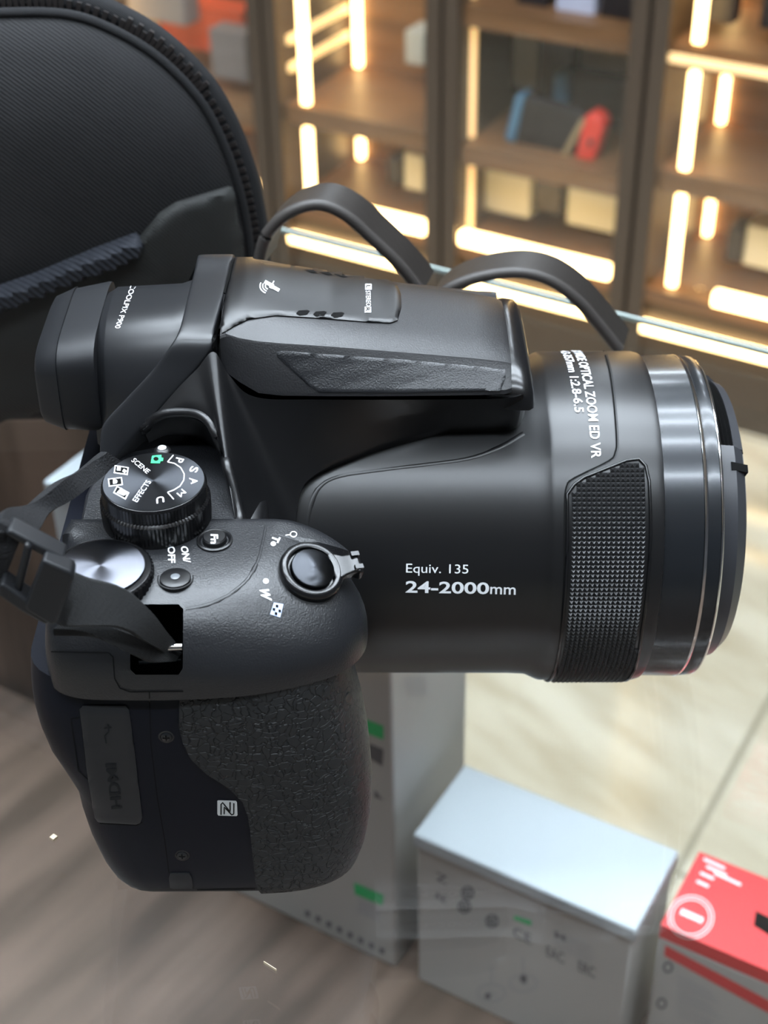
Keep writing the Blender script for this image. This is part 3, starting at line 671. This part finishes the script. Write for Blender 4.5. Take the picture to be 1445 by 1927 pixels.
ev = L('viewfinder_housing', G().loft([shy(q, 1.6) for q in [arch(xa - 3, 15.5, 53, 30, 3.2, 41, wb=16), arch(xa - .2, 16.6, 54.6, 28, 3.2, 41, wb=17.6), arch(xa + .3, 16.9, 55.0, 28, 3.2, 41, wb=18), arch(xb_, 17.2, 56.0, 24, 3.2, 41, wb=19), arch(xb_ + 2.5, 17.2, 57, 22, 3.2, 41, wb=19), arch(xd, 17.5, 57, 22, 3.2, 41, wb=19)]]), m_soft, root, 50)
# eyecup
exs = [(xt(82) + 1.0, 12.6, 48.2, 35.5), (xt(82) + .2, 14.4, 49.8, 33.6), (xt(90), 15.4, 51, 32.6), (xt(118), 16.6, 52.2, 31.6), (xt(128), 17.0, 52.8, 31.2), (xt(129), 16.7, 52.5, 31.4), (xt(192), 17.2, 54, 31), (xt(198), 17.0, 54, 31)]
def rr(X, w, zt, zb, n=4.5, k=40, lean=.22):
    zc, hh = (zt + zb) / 2, (zt - zb) / 2
    return [Vector((X - lean * (zt - (zc + hh * abs(sin(a))**(2 / n) * (1 if sin(a) > 0 else -1))) * .0 + 0, w * abs(cos(a))**(2 / n) * (1 if cos(a) > 0 else -1), zc + hh * abs(sin(a))**(2 / n) * (1 if sin(a) > 0 else -1))) for a in [2 * pi * i / k for i in range(k)]]
L('eyecup', G().loft([shy(rr(*e), 1.2) for e in exs]), m_rubber, root, 50)
# band behind the flash: over the top and diagonally down the side
bandr = [[a, a.lerp(b_2, .08) + Vector((0, -.2, .5)), a.lerp(b_2, .5) + Vector((0, -.2, .6)), a.lerp(b_2, .93) + Vector((0, -.1, .5)), b_2] for a, b_2 in bandpts]
band = L('rear_band', patch_solid(bandr, lambda p: Vector((p.x + 1.5, p.y * .6, p.z * .62)), 4, 5), m_soft, root, 50)
# flash cover with grained skin
def fsec(X, yf, zf, zc, yr, zr, yb, zb2):
    P = [(yb * -1, zb2 - 4), (-yb * -1 * -1, zb2)]
    ctl = [Vector((X, -yb, zb2)), Vector((X, -yb * .93, (zb2 + zf) / 2)), Vector((X, yf, zf)), Vector((X, yf * .6, zc - (zc - zf) * .25)), Vector((X, 0, zc)), Vector((X, yr * .6, zc - (zc - zr) * .3)), Vector((X, yr, zr))]
    q = crom(ctl, 5); q += [Vector((X, yr - .35, zr - .45)), Vector((X, (yr + yb) / 2, (zr + zb2) / 2)), Vector((X, yb + .3, zb2 + .6)), Vector((X, yb, zb2 - .2)), Vector((X, yb + 1.5, zb2 - 1.0)), Vector((X, 0, 30))]
    return q
def fs(px, ysil, yr_px, yb_px, yb, bulge=.8):
    pr = pY(px, yr_px, -17.0); pb = pY(px, yb_px, yb); pf = pY(px, ysil, 16.0); X = pr.x
    return fsec(X, 16.0, pf.z - .9, max(pr.z, pf.z) + bulge + 1.2, -17.0, pr.z, yb, pb.z)
st = [(414, 481, 632, 690, -18.5, .6), (425, 480, 628, 700, -19.5, 1.0), (450, 480, 636, 718, -20.6, 1.2), (485, 484, 642, 738, -21.6, 1.2), (530, 492, 646, 743, -22, 1.2), (620, 506, 652, 744, -22.4, 1.1), (720, 520, 660, 744, -22.4, 1.0), (820, 536, 668, 743, -22.4, .9), (900, 550, 675, 742, -22, .8), (950, 562, 681, 740, -21.6, .6), (962, 570, 684, 736, -21, .2)]
flash = L('flash_cover', G().loft([fs(*s_) for s_ in st]), m_flash, root, 22)
# nose under the flash
ns = []
for X, w_, zt_, zb_ in [(20, 18, 49, 42), (26, 19.5, 50, 42), (28.4, 19.5, 49.5, 42), (29.6, 18.5, 48, 42), (30.2, 16.5, 46, 42)]:
    ns.append(arch(X, w_, zt_, zb_, 3.0, 25, wb=w_ + 1.0, lean=-.1))
L('flash_nose', G().loft(ns), m_gloss, root, 50)
# far side silhouettes of housing under the hump
L('lens_collar', lt([(-24, 38.2), (-23, 38.4), (-20.6, 38.0), (-20.2, 36)]), m_satin, root, 50)

# --- things on the surface of the hump
sf = Surf([flash, band, ev, shoulder])
# smooth microphone cover
mcp = [(412, 632), (444, 613), (470, 601), (520, 595), (600, 600), (700, 608), (735, 609), (748, 604), (755, 580), (754, 555), (745, 535), (725, 527), (640, 515), (560, 503), (500, 498), (475, 488), (440, 481)]
def skin(name, poly_, surf, lift, m, par, step=7.0, drop=.0006):
    xs = [p[0] for p in poly_]; ys = [p[1] for p in poly_]
    V = []; Fc = []
    me = bpy.data.meshes.new('x'); me.from_pydata([(x, y, 0) for x, y in poly_], [], [tuple(range(len(poly_)))]); bm = bmesh.new(); bm.from_mesh(me)
    x = min(xs) + step
    while x < max(xs): bmesh.ops.bisect_plane(bm, geom=bm.verts[:] + bm.edges[:] + bm.faces[:], plane_co=(x, 0, 0), plane_no=(1, 0, 0)); x += step
    y = min(ys) + step
    while y < max(ys): bmesh.ops.bisect_plane(bm, geom=bm.verts[:] + bm.edges[:] + bm.faces[:], plane_co=(0, y, 0), plane_no=(0, 1, 0)); y += step
    bm.verts.index_update(); mi = parent_inv(par)
    edge = {v.index for e in bm.edges if e.is_boundary for v in e.verts}
    hits = [surf.hit(v.co.x, v.co.y, lift * (.55 if v.index in edge else 1)) for v in bm.verts]; lo = [surf.hit(v.co.x, v.co.y, -drop) for v in bm.verts]
    Fc = [tuple(v.index for v in f.verts) for f in bm.faces if all(hits[v.index] for v in f.verts)]
    be = [(e.verts[0].index, e.verts[1].index) for e in bm.edges if e.is_boundary]; n = len(hits)
    V = [mi @ (h or Vector()) for h in hits] + [mi @ (h or Vector()) for h in lo]
    Fc += [(a, b, b + n, a + n) for a, b in be if hits[a] and hits[b]]
    bm.free(); used = sorted({i for f in Fc for i in f}); mp_ = {k: i for i, k in enumerate(used)}
    return link(name, [V[i] for i in used], [tuple(mp_[i] for i in f) for f in Fc], m, par, 50)
mc = skin('microphone_cover', mcp, sf, .0005, m_satin, root)
sm = Surf([flash, band, ev, shoulder, mc])
for (x, y) in ((570, 590), (602, 592), (635, 594)):
    poly('microphone_slot', [[(x - 13, y), (x - 8, y - 5), (x + 8, y - 6), (x + 13, y - 4), (x + 8, y + 2), (x - 6, y + 4)]], sm, m_deep, mc)
for (x, y) in ((583, 511), (612, 515), (640, 519)):
    poly('microphone_slot', [[(x - 12, y - 3), (x + 6, y - 2), (x + 14, y + 3), (x + 4, y + 3)]], sm, m_deep, mc)
text('stereo_mark', 'STEREO', (688, 548), (689, 577), 9, sm, m_white, mc, upd=(1, 0), bold=0)
poly('stereo_mark', [[(687, 535), (699, 535), (699, 546), (687, 546)], [(686, 578), (698, 578), (698, 589), (686, 589)]], sm, m_white, mc)
text('stereo_letter', 'L', (689, 538), (689, 543.5), 8, sm, m_deep, mc, upd=(1, 0), lift=.0002, bold=.02)
text('stereo_letter', 'R', (688, 580), (688, 587), 8, sm, m_deep, mc, upd=(1, 0), lift=.0002, bold=.02)
def rp4(cx, cy, w_, h_, a):
    c, s_ = cos(a), sin(a); return [(cx + x * c - y * s_, cy + x * s_ + y * c) for x, y in ((-w_, -h_), (w_, -h_), (w_, h_), (-w_, h_))]
poly('satellite_mark', [rp4(504, 534, 7, 3.2, .5), rp4(519, 544, 7, 3.2, .5), rp4(511, 539, 3.0, 4.6, .5), rp4(514, 532, 1, 3, .5)], sm, m_white, mc)
strokes('satellite_mark', [ell(507, 539, r, r * .8, 8, 2.0, 3.6) for r in (8, 13, 18)], 2, sm, m_white, mc)
sev = Surf([ev])
text('model_lettering', 'COOLPIX P900', (247, 536), (216, 618), 10, sev, m_white, ev, upd=(1, .06))
strokes('seam', [[(441, 480), (432, 520), (422, 560), (409, 610), (400, 640), (402, 660)]], 4.5, sm, m_deep, root, .0003)
# facet on the flash side
fc = skin('flash_side_facet', [(534, 660), (620, 667), (760, 677), (900, 690), (950, 696), (951, 712), (942, 735), (760, 739), (600, 738), (580, 726), (548, 696), (522, 672), (520, 662)], Surf([flash]), .0003, m_grain, flash, 5.0, .0002)

# --- lens lettering
sbar = Surf([o for o in root.children if o.name.startswith('lens_barrel')])
lb = [o for o in root.children if o.name.startswith('lens_barrel')][0]
text('lens_lettering', 'Equiv. 135', (764, 1077), (881, 1079), 17, sbar, m_white, lb)
text('lens_lettering', '24-2000', (763, 1114), (920, 1117), 21, sbar, m_white, lb, bold=.02)
text('lens_lettering', 'mm', (922, 1117), (970, 1118.5), 20, sbar, m_white, lb, bold=.01)
def around(name, txt, px, y_end, px_top, hgt_mm, mm_len, dx=0):
    V, Fc = textpoly(txt, 0, .01); xs = [v.x for v in V]; x0, x1 = min(xs), max(xs)
    xe, te = cyl(px, y_end, 38.1); R = 38.12
    P = [cp_(xe + v.y / .7 * hgt_mm, te - (x1 - v.x) / (x1 - x0) * mm_len / R, R) for v in V]
    o = link(name, [(p + Vector((0, 0, 42))) * MM for p in P], Fc, m_white, lb, smooth=False); return o
around('lens_lettering', '83X WIDE OPTICAL ZOOM ED VR', 1113, 862, 0, 2.05, 43)
around('lens_lettering', '4.3-357mm 1:2.8-6.5', 1082, 776, 0, 1.9, 29.5)
# seam line of the lettered sleeve
pts = [(1136, 661), (1147, 700), (1155, 760), (1160, 830), (1157, 852), (1145, 868), (1080, 900), (1066, 915), (1062, 950), (1062, 1050), (1058, 1150), (1050, 1240), (1048, 1272)]
strokes('sleeve_seam', [[(q.x, q.y) for q in crom([Vector((*p, 0)) for p in pts], 3)]], 3.2, sbar, m_deep, lb, .00015)
strokes('sleeve_seam', [[(q.x + 3.6, q.y) for q in crom([Vector((*p, 0)) for p in pts], 3)]], 1.3, sbar, m_rubber, lb, .00015)
# ridge round the barrel near the body
ridge('barrel_ridge', [(577, 1000), (585, 950), (603, 915), (640, 896), (720, 884), (800, 874), (880, 863), (940, 842), (985, 815)], sbar, .0012, m_satin, lb, sink=.88)

# --- mode dial
dc = pz(289, 905, 43.0)
md = L('mode_dial', G().lathe([(10.4, -9), (10.5, -6.6, .25), (10.5, -3.8, .25), (10.1, -3.5), (10.0, -3.3, .25), (10.0, -.7, .25), (9.6, -.15), (9.2, 0), (8.9, 0)], dc, n=180), m_gloss, root, 25)
disc = link('dial_face', [Vector(v) for v in G().lathe([(9.5, -.05), (9.5, .03), (.05, .10)], (0, 0, 0), n=96).V], G().lathe([(9.5, -.05), (9.5, .03), (.05, .10)], (0, 0, 0), n=96).F, m_dialtop, md, 60)
for v in disc.data.vertices: v.co *= MM
disc.location = (dc + Vector((0, 0, 42))) * MM
sd_ = Surf([disc]); K = 3.44
def c2(x, y): return (x / K, 760 + y / K)
def dtext(t, a, b, h, bold=.0, upd=None, m=None): text('dial_lettering', t, c2(*a), c2(*b), h / K, sd_, m or m_white, disc, bold=bold, lift=.0001, upd=upd)
dtext('SCENE', (848, 372), (950, 455), 33, upd=(.62, -.5)); dtext('EFFECTS', (888, 640), (980, 508), 36, upd=(-.75, -.35))
dtext('P', (1143, 348), (1128, 375), 52, .015, (1, .25)); dtext('S', (1240, 405), (1222, 440), 50, .015, (1, .2)); dtext('A', (1240, 478), (1240, 522), 48, .03, (1, -.05)) if False else None
dtext('A', (1225, 482), (1238, 522), 48, .015, (1, 0)); dtext('M', (1160, 548), (1128, 585), 52, .03, (.85, .5)) if False else None
dtext('M', (1178, 552), (1142, 582), 40, .0, (.7, .6)); dtext('U', (1060, 600), (1010, 610), 38, .015, (.1, 1))
strokes('dial_line', [[c2(1130, 325), c2(1085, 378)], [c2(*q) for q in [(1085, 378), (1130, 388), (1170, 415), (1192, 455), (1190, 495), (1165, 535), (1125, 560), (1085, 575)]], [c2(1085, 575), c2(1125, 620)]], 2.0, sd_, m_white, disc, .0001, 3)
def quad(cx, cy, w_, h_, a, sk=.0): return [c2(cx + x * cos(a) - y * sin(a), cy + x * sin(a) + y * cos(a)) for x, y in ((-w_, -h_), (w_, -h_), (w_, h_), (-w_, h_))]
for cx, cy, a in ((785, 432, .15), (747, 508, -.12), (785, 578, .5)):
    poly('scene_symbol', [quad(cx, cy, 46, 26, a)], sd_, m_white, disc, 0, .0001)
    poly('scene_symbol', [quad(cx, cy, 38, 19, a)], sd_, m_deep, disc, 0, .00016)
poly('scene_symbol', [quad(770, 425, 12, 12, .1), quad(806, 440, 11, 10, .6), [c2(*q) for q in ell(747, 508, 14, 14, 10)], quad(738, 508, 6, 15, 0), [c2(755, 580), c2(785, 548), c2(830, 585), c2(800, 600)]], sd_, m_white, disc, 0, .0002)
poly('camera_symbol', [[c2(x, y) for x, y in ((985, 338), (1045, 332), (1045, 350), (1058, 352), (1055, 372), (1040, 374), (1034, 388), (975, 386))]], sd_, m_green, disc, 0, .0001)
poly('camera_symbol', [[c2(*q) for q in ell(1010, 360, 17, 13, 14)]], sd_, m_deep, disc, 0, .00016)
ip = pz(305, 843, 38.5)
L('index_mark', G().lathe([(1.7, -4), (1.7, -.5), (1.3, -.1), (.9, 0)], ip, n=20), m_satin, root)
L('index_dot', G().lathe([(.85, -.1), (.85, .12), (.4, .2)], ip, n=20), m_white, root)
# --- command dial
kc = pz(190, 1066, 36.4)
kd = L('command_dial', G().lathe([(9.4, -6), (9.5, -1.9, .3), (9.5, -1.0, .3), (9.0, -.6), (8.6, -.5)], kc, n=120), m_gloss, root, 25)
g0 = G().lathe([(7.9, -.9), (7.95, .0), (7.7, .12), (.05, .22)], n=96)
kf = link('dial_face', [v * MM for v in g0.V], g0.F, m_silver, kd, 60); kf.location = (kc + Vector((0, 0, 42))) * MM
ring_pts = lambda c, r, n_=Vector((0, 0, 1)): [c + (n_.orthogonal().normalized() * cos(a) + n_.cross(n_.orthogonal().normalized()) * sin(a)) * r for a in [2 * pi * i / 40 for i in range(41)]]
# --- buttons on the plate
spl = Surf([plate])
def lhit(px, py): h = spl.hit(px, py, 0); return (RINV @ h) * 1000
pb = lhit(330, 1088)
po = L('power_button', G().lathe([(3.35, -2), (3.35, .1), (3.1, .12), (3.0, -.3), (2.8, .2), (2.6, .3), (.9, .32), (.9, .1), (.5, .1)], pb, n=48), m_satin, root, 30)
L('power_lamp', G().lathe([(.85, 0), (.85, .45), (.5, .55)], pb, n=20), mat('lamp_window', (.12, .13, .14), .25), po)
fb = lhit(404, 1018)
fn = L('function_button', G().lathe([(3.4, -2), (3.4, .35), (3.1, .5), (2.8, .3), (2.5, -.2), (2.3, .1), (2.25, .9), (2.0, 1.15), (.4, 1.2)], fb, n=48), m_satin, root, 30)
sfn = Surf([fn]); spo = Surf([plate, po])
text('button_letter', 'Fn', (397, 1006), (397, 1023), 13, sfn, m_white, fn, upd=(1, .05), bold=.03)
text('power_lettering', 'ON/', (340, 1029), (346, 1059), 13, spo, m_white, plate, upd=(1, 0), bold=.02)
text('power_lettering', 'OFF', (316, 1029), (317, 1060), 13, spo, m_white, plate, upd=(1, 0), bold=.02)
# zoom lever and shutter button, tilted with the shoulder
nS = Vector((.30, -.30, .905)).normalized()
sc = lhit(583, 1080); sc = sc + nS * 1.6
zl = L('zoom_lever', G().lathe([(6.0, -3), (6.2, -.9), (6.15, -.2), (5.7, .35), (5.2, .5), (4.7, .3), (4.45, -.6)], sc, nS, n=72), m_gloss, root, 40)
e_a = (pc(660, 1100, 60) - sc); e_a = (e_a - nS * e_a.dot(nS)).normalized(); e_b = nS.cross(e_a)
def zp(a, b, h): return sc + e_a * a + e_b * b + nS * h
tabg = G().loft([[zp(3.8, -3.4, -.9), zp(3.8, 3.4, -.9), zp(3.8, 3.2, .35), zp(3.8, -3.2, .35)], [zp(6.5, -2.3, -1.2), zp(6.5, 2.3, -1.2), zp(6.5, 2.1, .5), zp(6.5, -2.1, .5)], [zp(8.0, -2.1, -1.3), zp(8.0, 2.1, -1.3), zp(8.0, 1.9, 1.0), zp(8.0, -1.9, 1.0)], [zp(9.2, -2.6, -1.6), zp(9.2, 2.6, -1.6), zp(9.0, 2.4, 1.4), zp(9.0, -2.4, 1.4)], [zp(9.9, -2.4, -1.6), zp(9.9, 2.4, -1.6), zp(9.7, 2.2, .9), zp(9.7, -2.2, .9)]])
tb_ = L('lever_tab', tabg, m_gloss, zl, 30); bev(tb_, .0005, 3)
L('tab_rib', G().box(zp(8.6, 1.4, 1.5), (.8, .45, .35), (e_a, e_b, nS)).box(zp(8.6, -1.4, 1.5), (.8, .45, .35), (e_a, e_b, nS)), m_gloss, zl)
g0 = G().lathe([(4.1, -2), (4.15, .5), (3.95, .72), (.05, .62)], n=96)
sb = link('shutter_button', [v * MM for v in g0.V], g0.F, m_dialtop, root, 50); sb.location = (sc + Vector((0, 0, 42))) * MM
sb.rotation_euler = nS.to_track_quat('Z', 'Y').to_euler()
# lettering of the lever
text('lever_lettering', 'T', (514, 1010), (509, 1021), 14, spl, m_white, plate, sh=.25, upd=(1, .15), bold=.04)
poly('lever_lettering', [ell(514, 1024, 5, 4.5, 12)], spl, m_white, plate)
text('lever_lettering', 'W', (488, 1108), (494, 1130), 17, spl, m_white, plate, upd=(1, .05), sh=.2, bold=.04)
poly('lever_lettering', [ell(500, 1094, 5.5, 5, 12)], spl, m_white, plate)
strokes('magnifier_symbol', [ell(552, 1006, 6, 5, 12) + [(558, 1006)], [(546, 1007), (537, 1008)]], 1.8, spl, m_white, plate)
poly('thumbnail_symbol', [[(515, 1134), (533, 1137), (527, 1162), (508, 1156)]], spl, m_blue, plate)
poly('thumbnail_symbol', [[(x - 2.4, y - 3), (x + 2.4, y - 2), (x + 2, y + 3), (x - 2.6, y + 2)] for x, y in ((521, 1141), (515, 1147), (526, 1150), (519, 1155))], spl, m_deep, plate, 0, .0002)
ridge('plate_ridge', [(349, 1146), (390, 1138), (430, 1120), (465, 1090), (485, 1055), (494, 1020), (500, 990)], spl, .0006, m_grain, plate, sink=.8)
# arch round the dial
ssh = Surf([shoulder, deck])
ridge('dial_arch', [(262, 818), (285, 788), (320, 778), (368, 780), (395, 800), (412, 840), (430, 880), (445, 930), (456, 985)], ssh, .0011, m_satin, root, sink=.3)
# strap lug
la, lbp = pY(286, 1219, -75), pY(343, 1217, -75)
L('strap_lug', G().tube([la, lbp], .75, 12), m_chrome, root)
L('strap_lug', G().tube([pY(262, 1247, -70), pY(341, 1240, -70)], .5, 12), m_ring, root)

# --- side panel details
sside = Surf([body, grip, plate])
strokes('panel_seam', [[(281, 1302), (284, 1400), (296, 1500), (310, 1580), (318, 1642)], [(479, 1300), (281, 1302)][:0] or [(371, 1674), (480, 1672)]], 1.8, sside, m_deep, body, .00008)
strokes('panel_seam', [[(97, 1226), (205, 1228), (213, 1236), (216, 1276), (226, 1294), (245, 1301), (345, 1300)]], 2.2, sside, m_deep, body, .00015)
pcv = skin('port_cover', [(150, 1334), (156, 1327), (236, 1327), (243, 1334), (252, 1400), (268, 1536), (264, 1547), (256, 1550), (188, 1546), (180, 1538), (164, 1450), (156, 1380)], Surf([body]), .0005, m_rubber, root, 9); pcv['label'] = 'dark rubber port cover'
spc = Surf([pcv, body])
text('port_lettering', 'HDMI', (230, 1520), (218, 1436), 20, spc, m_emb, pcv, upd=(-1, .1), bold=.02)
strokes('port_symbol', [[(203, 1362), (205, 1376), (197, 1384), (200, 1398)], [(196, 1370), (210, 1368)]], 2.6, spc, m_emb, pcv)
strokes('port_cover_gap', [[(150, 1334), (156, 1380), (164, 1450), (180, 1540), (190, 1549), (258, 1552), (268, 1546)], [(150, 1350), (134, 1352), (136, 1370), (148, 1450), (166, 1466)]], 2.2, Surf([body]), m_deep, body, .0001)
for nm, (x, y) in enumerate(((313, 1386), (343, 1609))):
    h = (RINV @ Surf([body]).hit(x, y, 0)) * 1000
    s_ = L('screw', G().lathe([(1.5, -.4), (1.5, .12), (1.15, .15), (1.1, -.1), (1.0, .25), (.6, .38), (.2, .4)], h, (0, -1, .05), n=28), m_ring, root, 30)
    L('screw_slot', G().box(h + Vector((0, -.4, 0)), (.65, .06, .13)).box(h + Vector((0, -.41, 0)), (.13, .06, .65)), m_deep, s_)
skin('base_tab', [(318, 1652), (321, 1642), (356, 1642), (361, 1650), (369, 1697), (324, 1698)], Surf([body]), .0005, m_rubber, root, 9)
# NFC mark
nf = pcv
poly('contactless_mark', [[(409, 1506), (411, 1505), (444, 1506), (446, 1509), (447, 1533), (445, 1535), (411, 1534), (409, 1531)]], sside, mat('grey_white_print', (.55, .57, .57), .6), body)
strokes('contactless_mark', [[(416, 1532), (416, 1512), (419, 1509), (433, 1526), (433, 1508)], [(422, 1531), (422, 1517), (436, 1532), (440, 1530), (440, 1510)]], 2.3, sside, m_deep, body, .0002, 4)
# small round sensor hole on the grip front
h = (RINV @ Surf([grip]).hit(654, 1312, 0)) * 1000
L('sensor_ring', G().lathe([(1.0, -.3), (1.05, .25), (.85, .3), (.75, .28)], h, (.75, -.62, .1), n=28), m_ring, root)
L('sensor_window', G().lathe([(.74, -.2), (.74, .25), (.2, .26)], h, (.75, -.62, .1), n=28), m_deep, root)

# ================================================================== NECK STRAP
def lw(p): return ROOTM @ (Vector(p) * MM)
strap = thing('neck_strap', 'black woven neck strap with a plastic slider, threaded through the camera lug', 'strap', lw((-75, -62, 20)))
def WR(name, pts, wids, th_, m, par=strap, n=5):
    P = crom([lw(p) for p in pts], n); Wd = crom([(ROOTM.to_3x3() @ Vector(v)) * MM for v in wids], n)
    return W_(name, G().ribbon(P, Wd, th_), m, par, 60)
def edge2(a, b, Ya, Yb): p, q = pY(*a, Ya), pY(*b, Yb); return (p + q) / 2, (q - p) / 2
def band_px(name, prs, th_, m, n=5):
    c = [edge2(a, b, ya, yb) for a, b, ya, yb in prs]; return WR(name, [x[0] for x in c], [x[1] for x in c], th_, m, n=n)
band_px('webbing', [((110, 1060), (92, 1160), -79, -83), ((160, 1085), (120, 1178), -79, -83.5), ((232, 1106), (170, 1178), -79, -84), ((280, 1150), (225, 1182), -78, -84), ((308, 1185), (270, 1206), -76, -81), ((332, 1212), (308, 1228), -72, -75), ((330, 1222), (312, 1236), -69, -71)], .0016, m_web)
band_px('webbing', [((118, 1178), (100, 1190), -80, -82), ((200, 1180), (170, 1196), -80, -82), ((256, 1196), (240, 1228), -79, -81), ((300, 1222), (285, 1246), -76, -79), ((338, 1226), (325, 1244), -73, -75)], .0014, m_web)
band_px('webbing', [((40, 1010), (0, 1110), -84, -84), ((20, 985), (-30, 1080), -84, -84), ((-40, 970), (-90, 1060), -84, -84), ((-120, 960), (-160, 1050), -80, -80)], .0016, m_fuzz)
band_px('webbing', [((55, 1012), (-5, 1010), -82, -86), ((70, 1002), (0, 965), -76, -80), ((95, 965), (45, 955), -66, -70), ((140, 935), (110, 905), -58, -60), ((170, 915), (140, 890), -50, -52), ((200, 890), (170, 868), -42, -44), ((225, 870), (195, 850), -38, -40)], .0018, m_fuzz)
# slider buckle
def bkp(px, py, d=0): return pY(px, py, -82.5 - d)
def slabl(pts, y0, y1, m, name, par): 
    a = [lw(pY(x, y, y0)) for x, y in pts]; b = [lw(pY(x, y, y0) + Vector((0, y1 - y0, 0))) for x, y in pts]
    o = W_(name, G().loft([a, b]), m, par, 30); bev(o, .0006, 3); return o
sld = slabl([(8, 1006), (14, 998), (24, 1000), (122, 1052), (116, 1064), (100, 1060)], -86, -82, m_rubber, 'slider', strap)
slabl([(-4, 1104), (4, 1098), (100, 1166), (86, 1178), (40, 1152), (-4, 1122)], -88, -84, m_rubber, 'slider_bar', sld)
slabl([(46, 1024), (60, 1032), (36, 1130), (22, 1120)], -87, -84.5, m_rubber, 'slider_bar', sld)
slabl([(80, 1054), (134, 1077), (139, 1088), (107, 1172), (98, 1179), (50, 1150), (46, 1141)], -88.5, -85, m_rubber, 'slider_loop', sld)
slabl([(32, 1003), (60, 1006), (92, 1026), (120, 1052), (98, 1040)], -84, -82.5, mat('worn_brown_leather', (.22, .12, .06), .5), 'leather_lining', strap)
# loops of the strap behind the camera
def loop(name, pts, z_depth, wv_, m, r=None):
    P = crom([wy(x, y, yy) for x, y, yy in pts], 8); g = G().ribbon(P, [Vector(wv_)] * len(P), .003); o = W_(name, g, m, strap, 60)
    return o, P
for pts in ([(500, 475, .075), (515, 425, .075), (555, 385, .075), (610, 369, .075), (660, 388, .075), (710, 432, .075), (760, 480, .075), (800, 530, .075)],
            [(830, 545, .075), (865, 520, .075), (920, 502, .075), (985, 496, .075), (1040, 510, .075), (1090, 545, .075), (1130, 590, .075), (1170, 640, .075)]):
    o, P = loop('shoulder_band', pts, 0, (.0015, .005, 0), m_strapband)
    wv2 = Vector((.0015, .005, 0))
    W_('edge_piping', G().tube([p - wv2 * 1.0 for p in P], .0016, 8), m_stitch, o if False else strap, 60)

# ================================================================== CAMERA BAG
BY = .102
bag = thing('camera_bag', 'large black fabric camera bag with zipped rounded front, behind the camera', 'bag', wz(-60, 780, GLASS_Z))
bo = [(-420, 700), (-400, 420), (-330, 200), (-220, 70), (-100, 15), (0, 8), (120, 10), (205, 36), (300, 92), (380, 172), (425, 250), (455, 330), (472, 400), (482, 470), (480, 560), (440, 640), (380, 700)]
def bp(px, py, dy=0.0): return wy(px, py, BY + dy)
O3 = crom([bp(*q) for q in bo], 5)
bb = [Vector((bp(380, 700).x + (bp(-420, 700).x - bp(380, 700).x) * i / 10, BY, GLASS_Z + .003)) for i in range(11)]
loopB = O3 + bb
cb = sum(loopB, Vector()) / len(loopB)
def scl(L_, k, dy): return [Vector((cb.x + (p.x - cb.x) * k, p.y + dy, max(GLASS_Z + .002, cb.z + (p.z - cb.z) * k))) for p in L_]
W_('front_panel', G().loft([scl(loopB, .97, .012), scl(loopB, .985, .004), scl(loopB, .97, 0), scl(loopB, .93, -.003), scl(loopB, .8, -.008), scl(loopB, .5, -.014), scl(loopB, .15, -.016), scl(loopB, .01, -.016)]), m_bag, bag, 60)
W_('gusset', G().loft([scl(loopB, .955, .002), scl(loopB, .985, .004), scl(loopB, .94, .012), scl(loopB, .87, .024), scl(loopB, .76, .040), scl(loopB, .4, .05)]), m_bagdark, bag, 60)
Z1 = scl(O3, 1.004, .004); zt_ = W_('zip_tape', G().tube(Z1, .0035, 8), m_bagdark, bag, 60)
g = G(); acc = 0
for a, b_2 in zip(Z1, Z1[1:]):
    dv = b_2 - a; t0 = dv.normalized()
    nn = max(1, round(dv.length / .0019))
    for i in range(nn):
        p = a + dv * (i + .5) / nn; p = p + Vector((0, -.0030, 0)); side = t0.cross(Vector((0, 1, 0))).normalized()
        if p.x > -.30: g.box(p + side * (.0006 if i % 2 else -.0006), (.0006, .0007, .0017), (t0, Vector((0, 1, 0)), side))
z_ = W_('zip_teeth', g, m_zip, bag, 60, smooth=False); z_['kind'] = 'stuff'
W_('piping', G().tube(scl(O3, .962, -.001), .0014, 8), m_bagdark, bag, 60)
sbg = Surf([o for o in bag.children if o.name.startswith('front_panel')])
skin('pocket', [(-60, 590), (100, 520), (255, 455), (275, 430), (300, 400), (330, 380), (430, 350), (452, 470), (440, 560), (300, 650), (100, 760), (-60, 800)], sbg, .003, m_bagpocket, bag, 14, .001)
skin('trim_band', [(-60, 555), (60, 515), (180, 465), (255, 437), (270, 450), (265, 470), (200, 495), (60, 550), (-60, 600)], sbg, .006, m_bagtrim, bag, 10, .001)

# dust and flecks on the glass
for i, (x, y, r, lb_) in enumerate([(101, 1576, .0006, 'tiny yellow paper fleck on the glass left of the grip'), (508, 1818, .0005, 'thin pale fibre on the glass below the camera')]):
    p = wz(x, y, GLASS_Z + .0004); o = W_('dust_fleck', G().box(p, (r if i == 0 else .0016, r, .0003), (Vector((.8, -.6, 0)), Vector((.6, .8, 0)) * (1 if i == 0 else .15), Vector((0, 0, 1)))), mat('fleck', (.6, .5, .35), .7)); tag(o, lb_, 'dust')
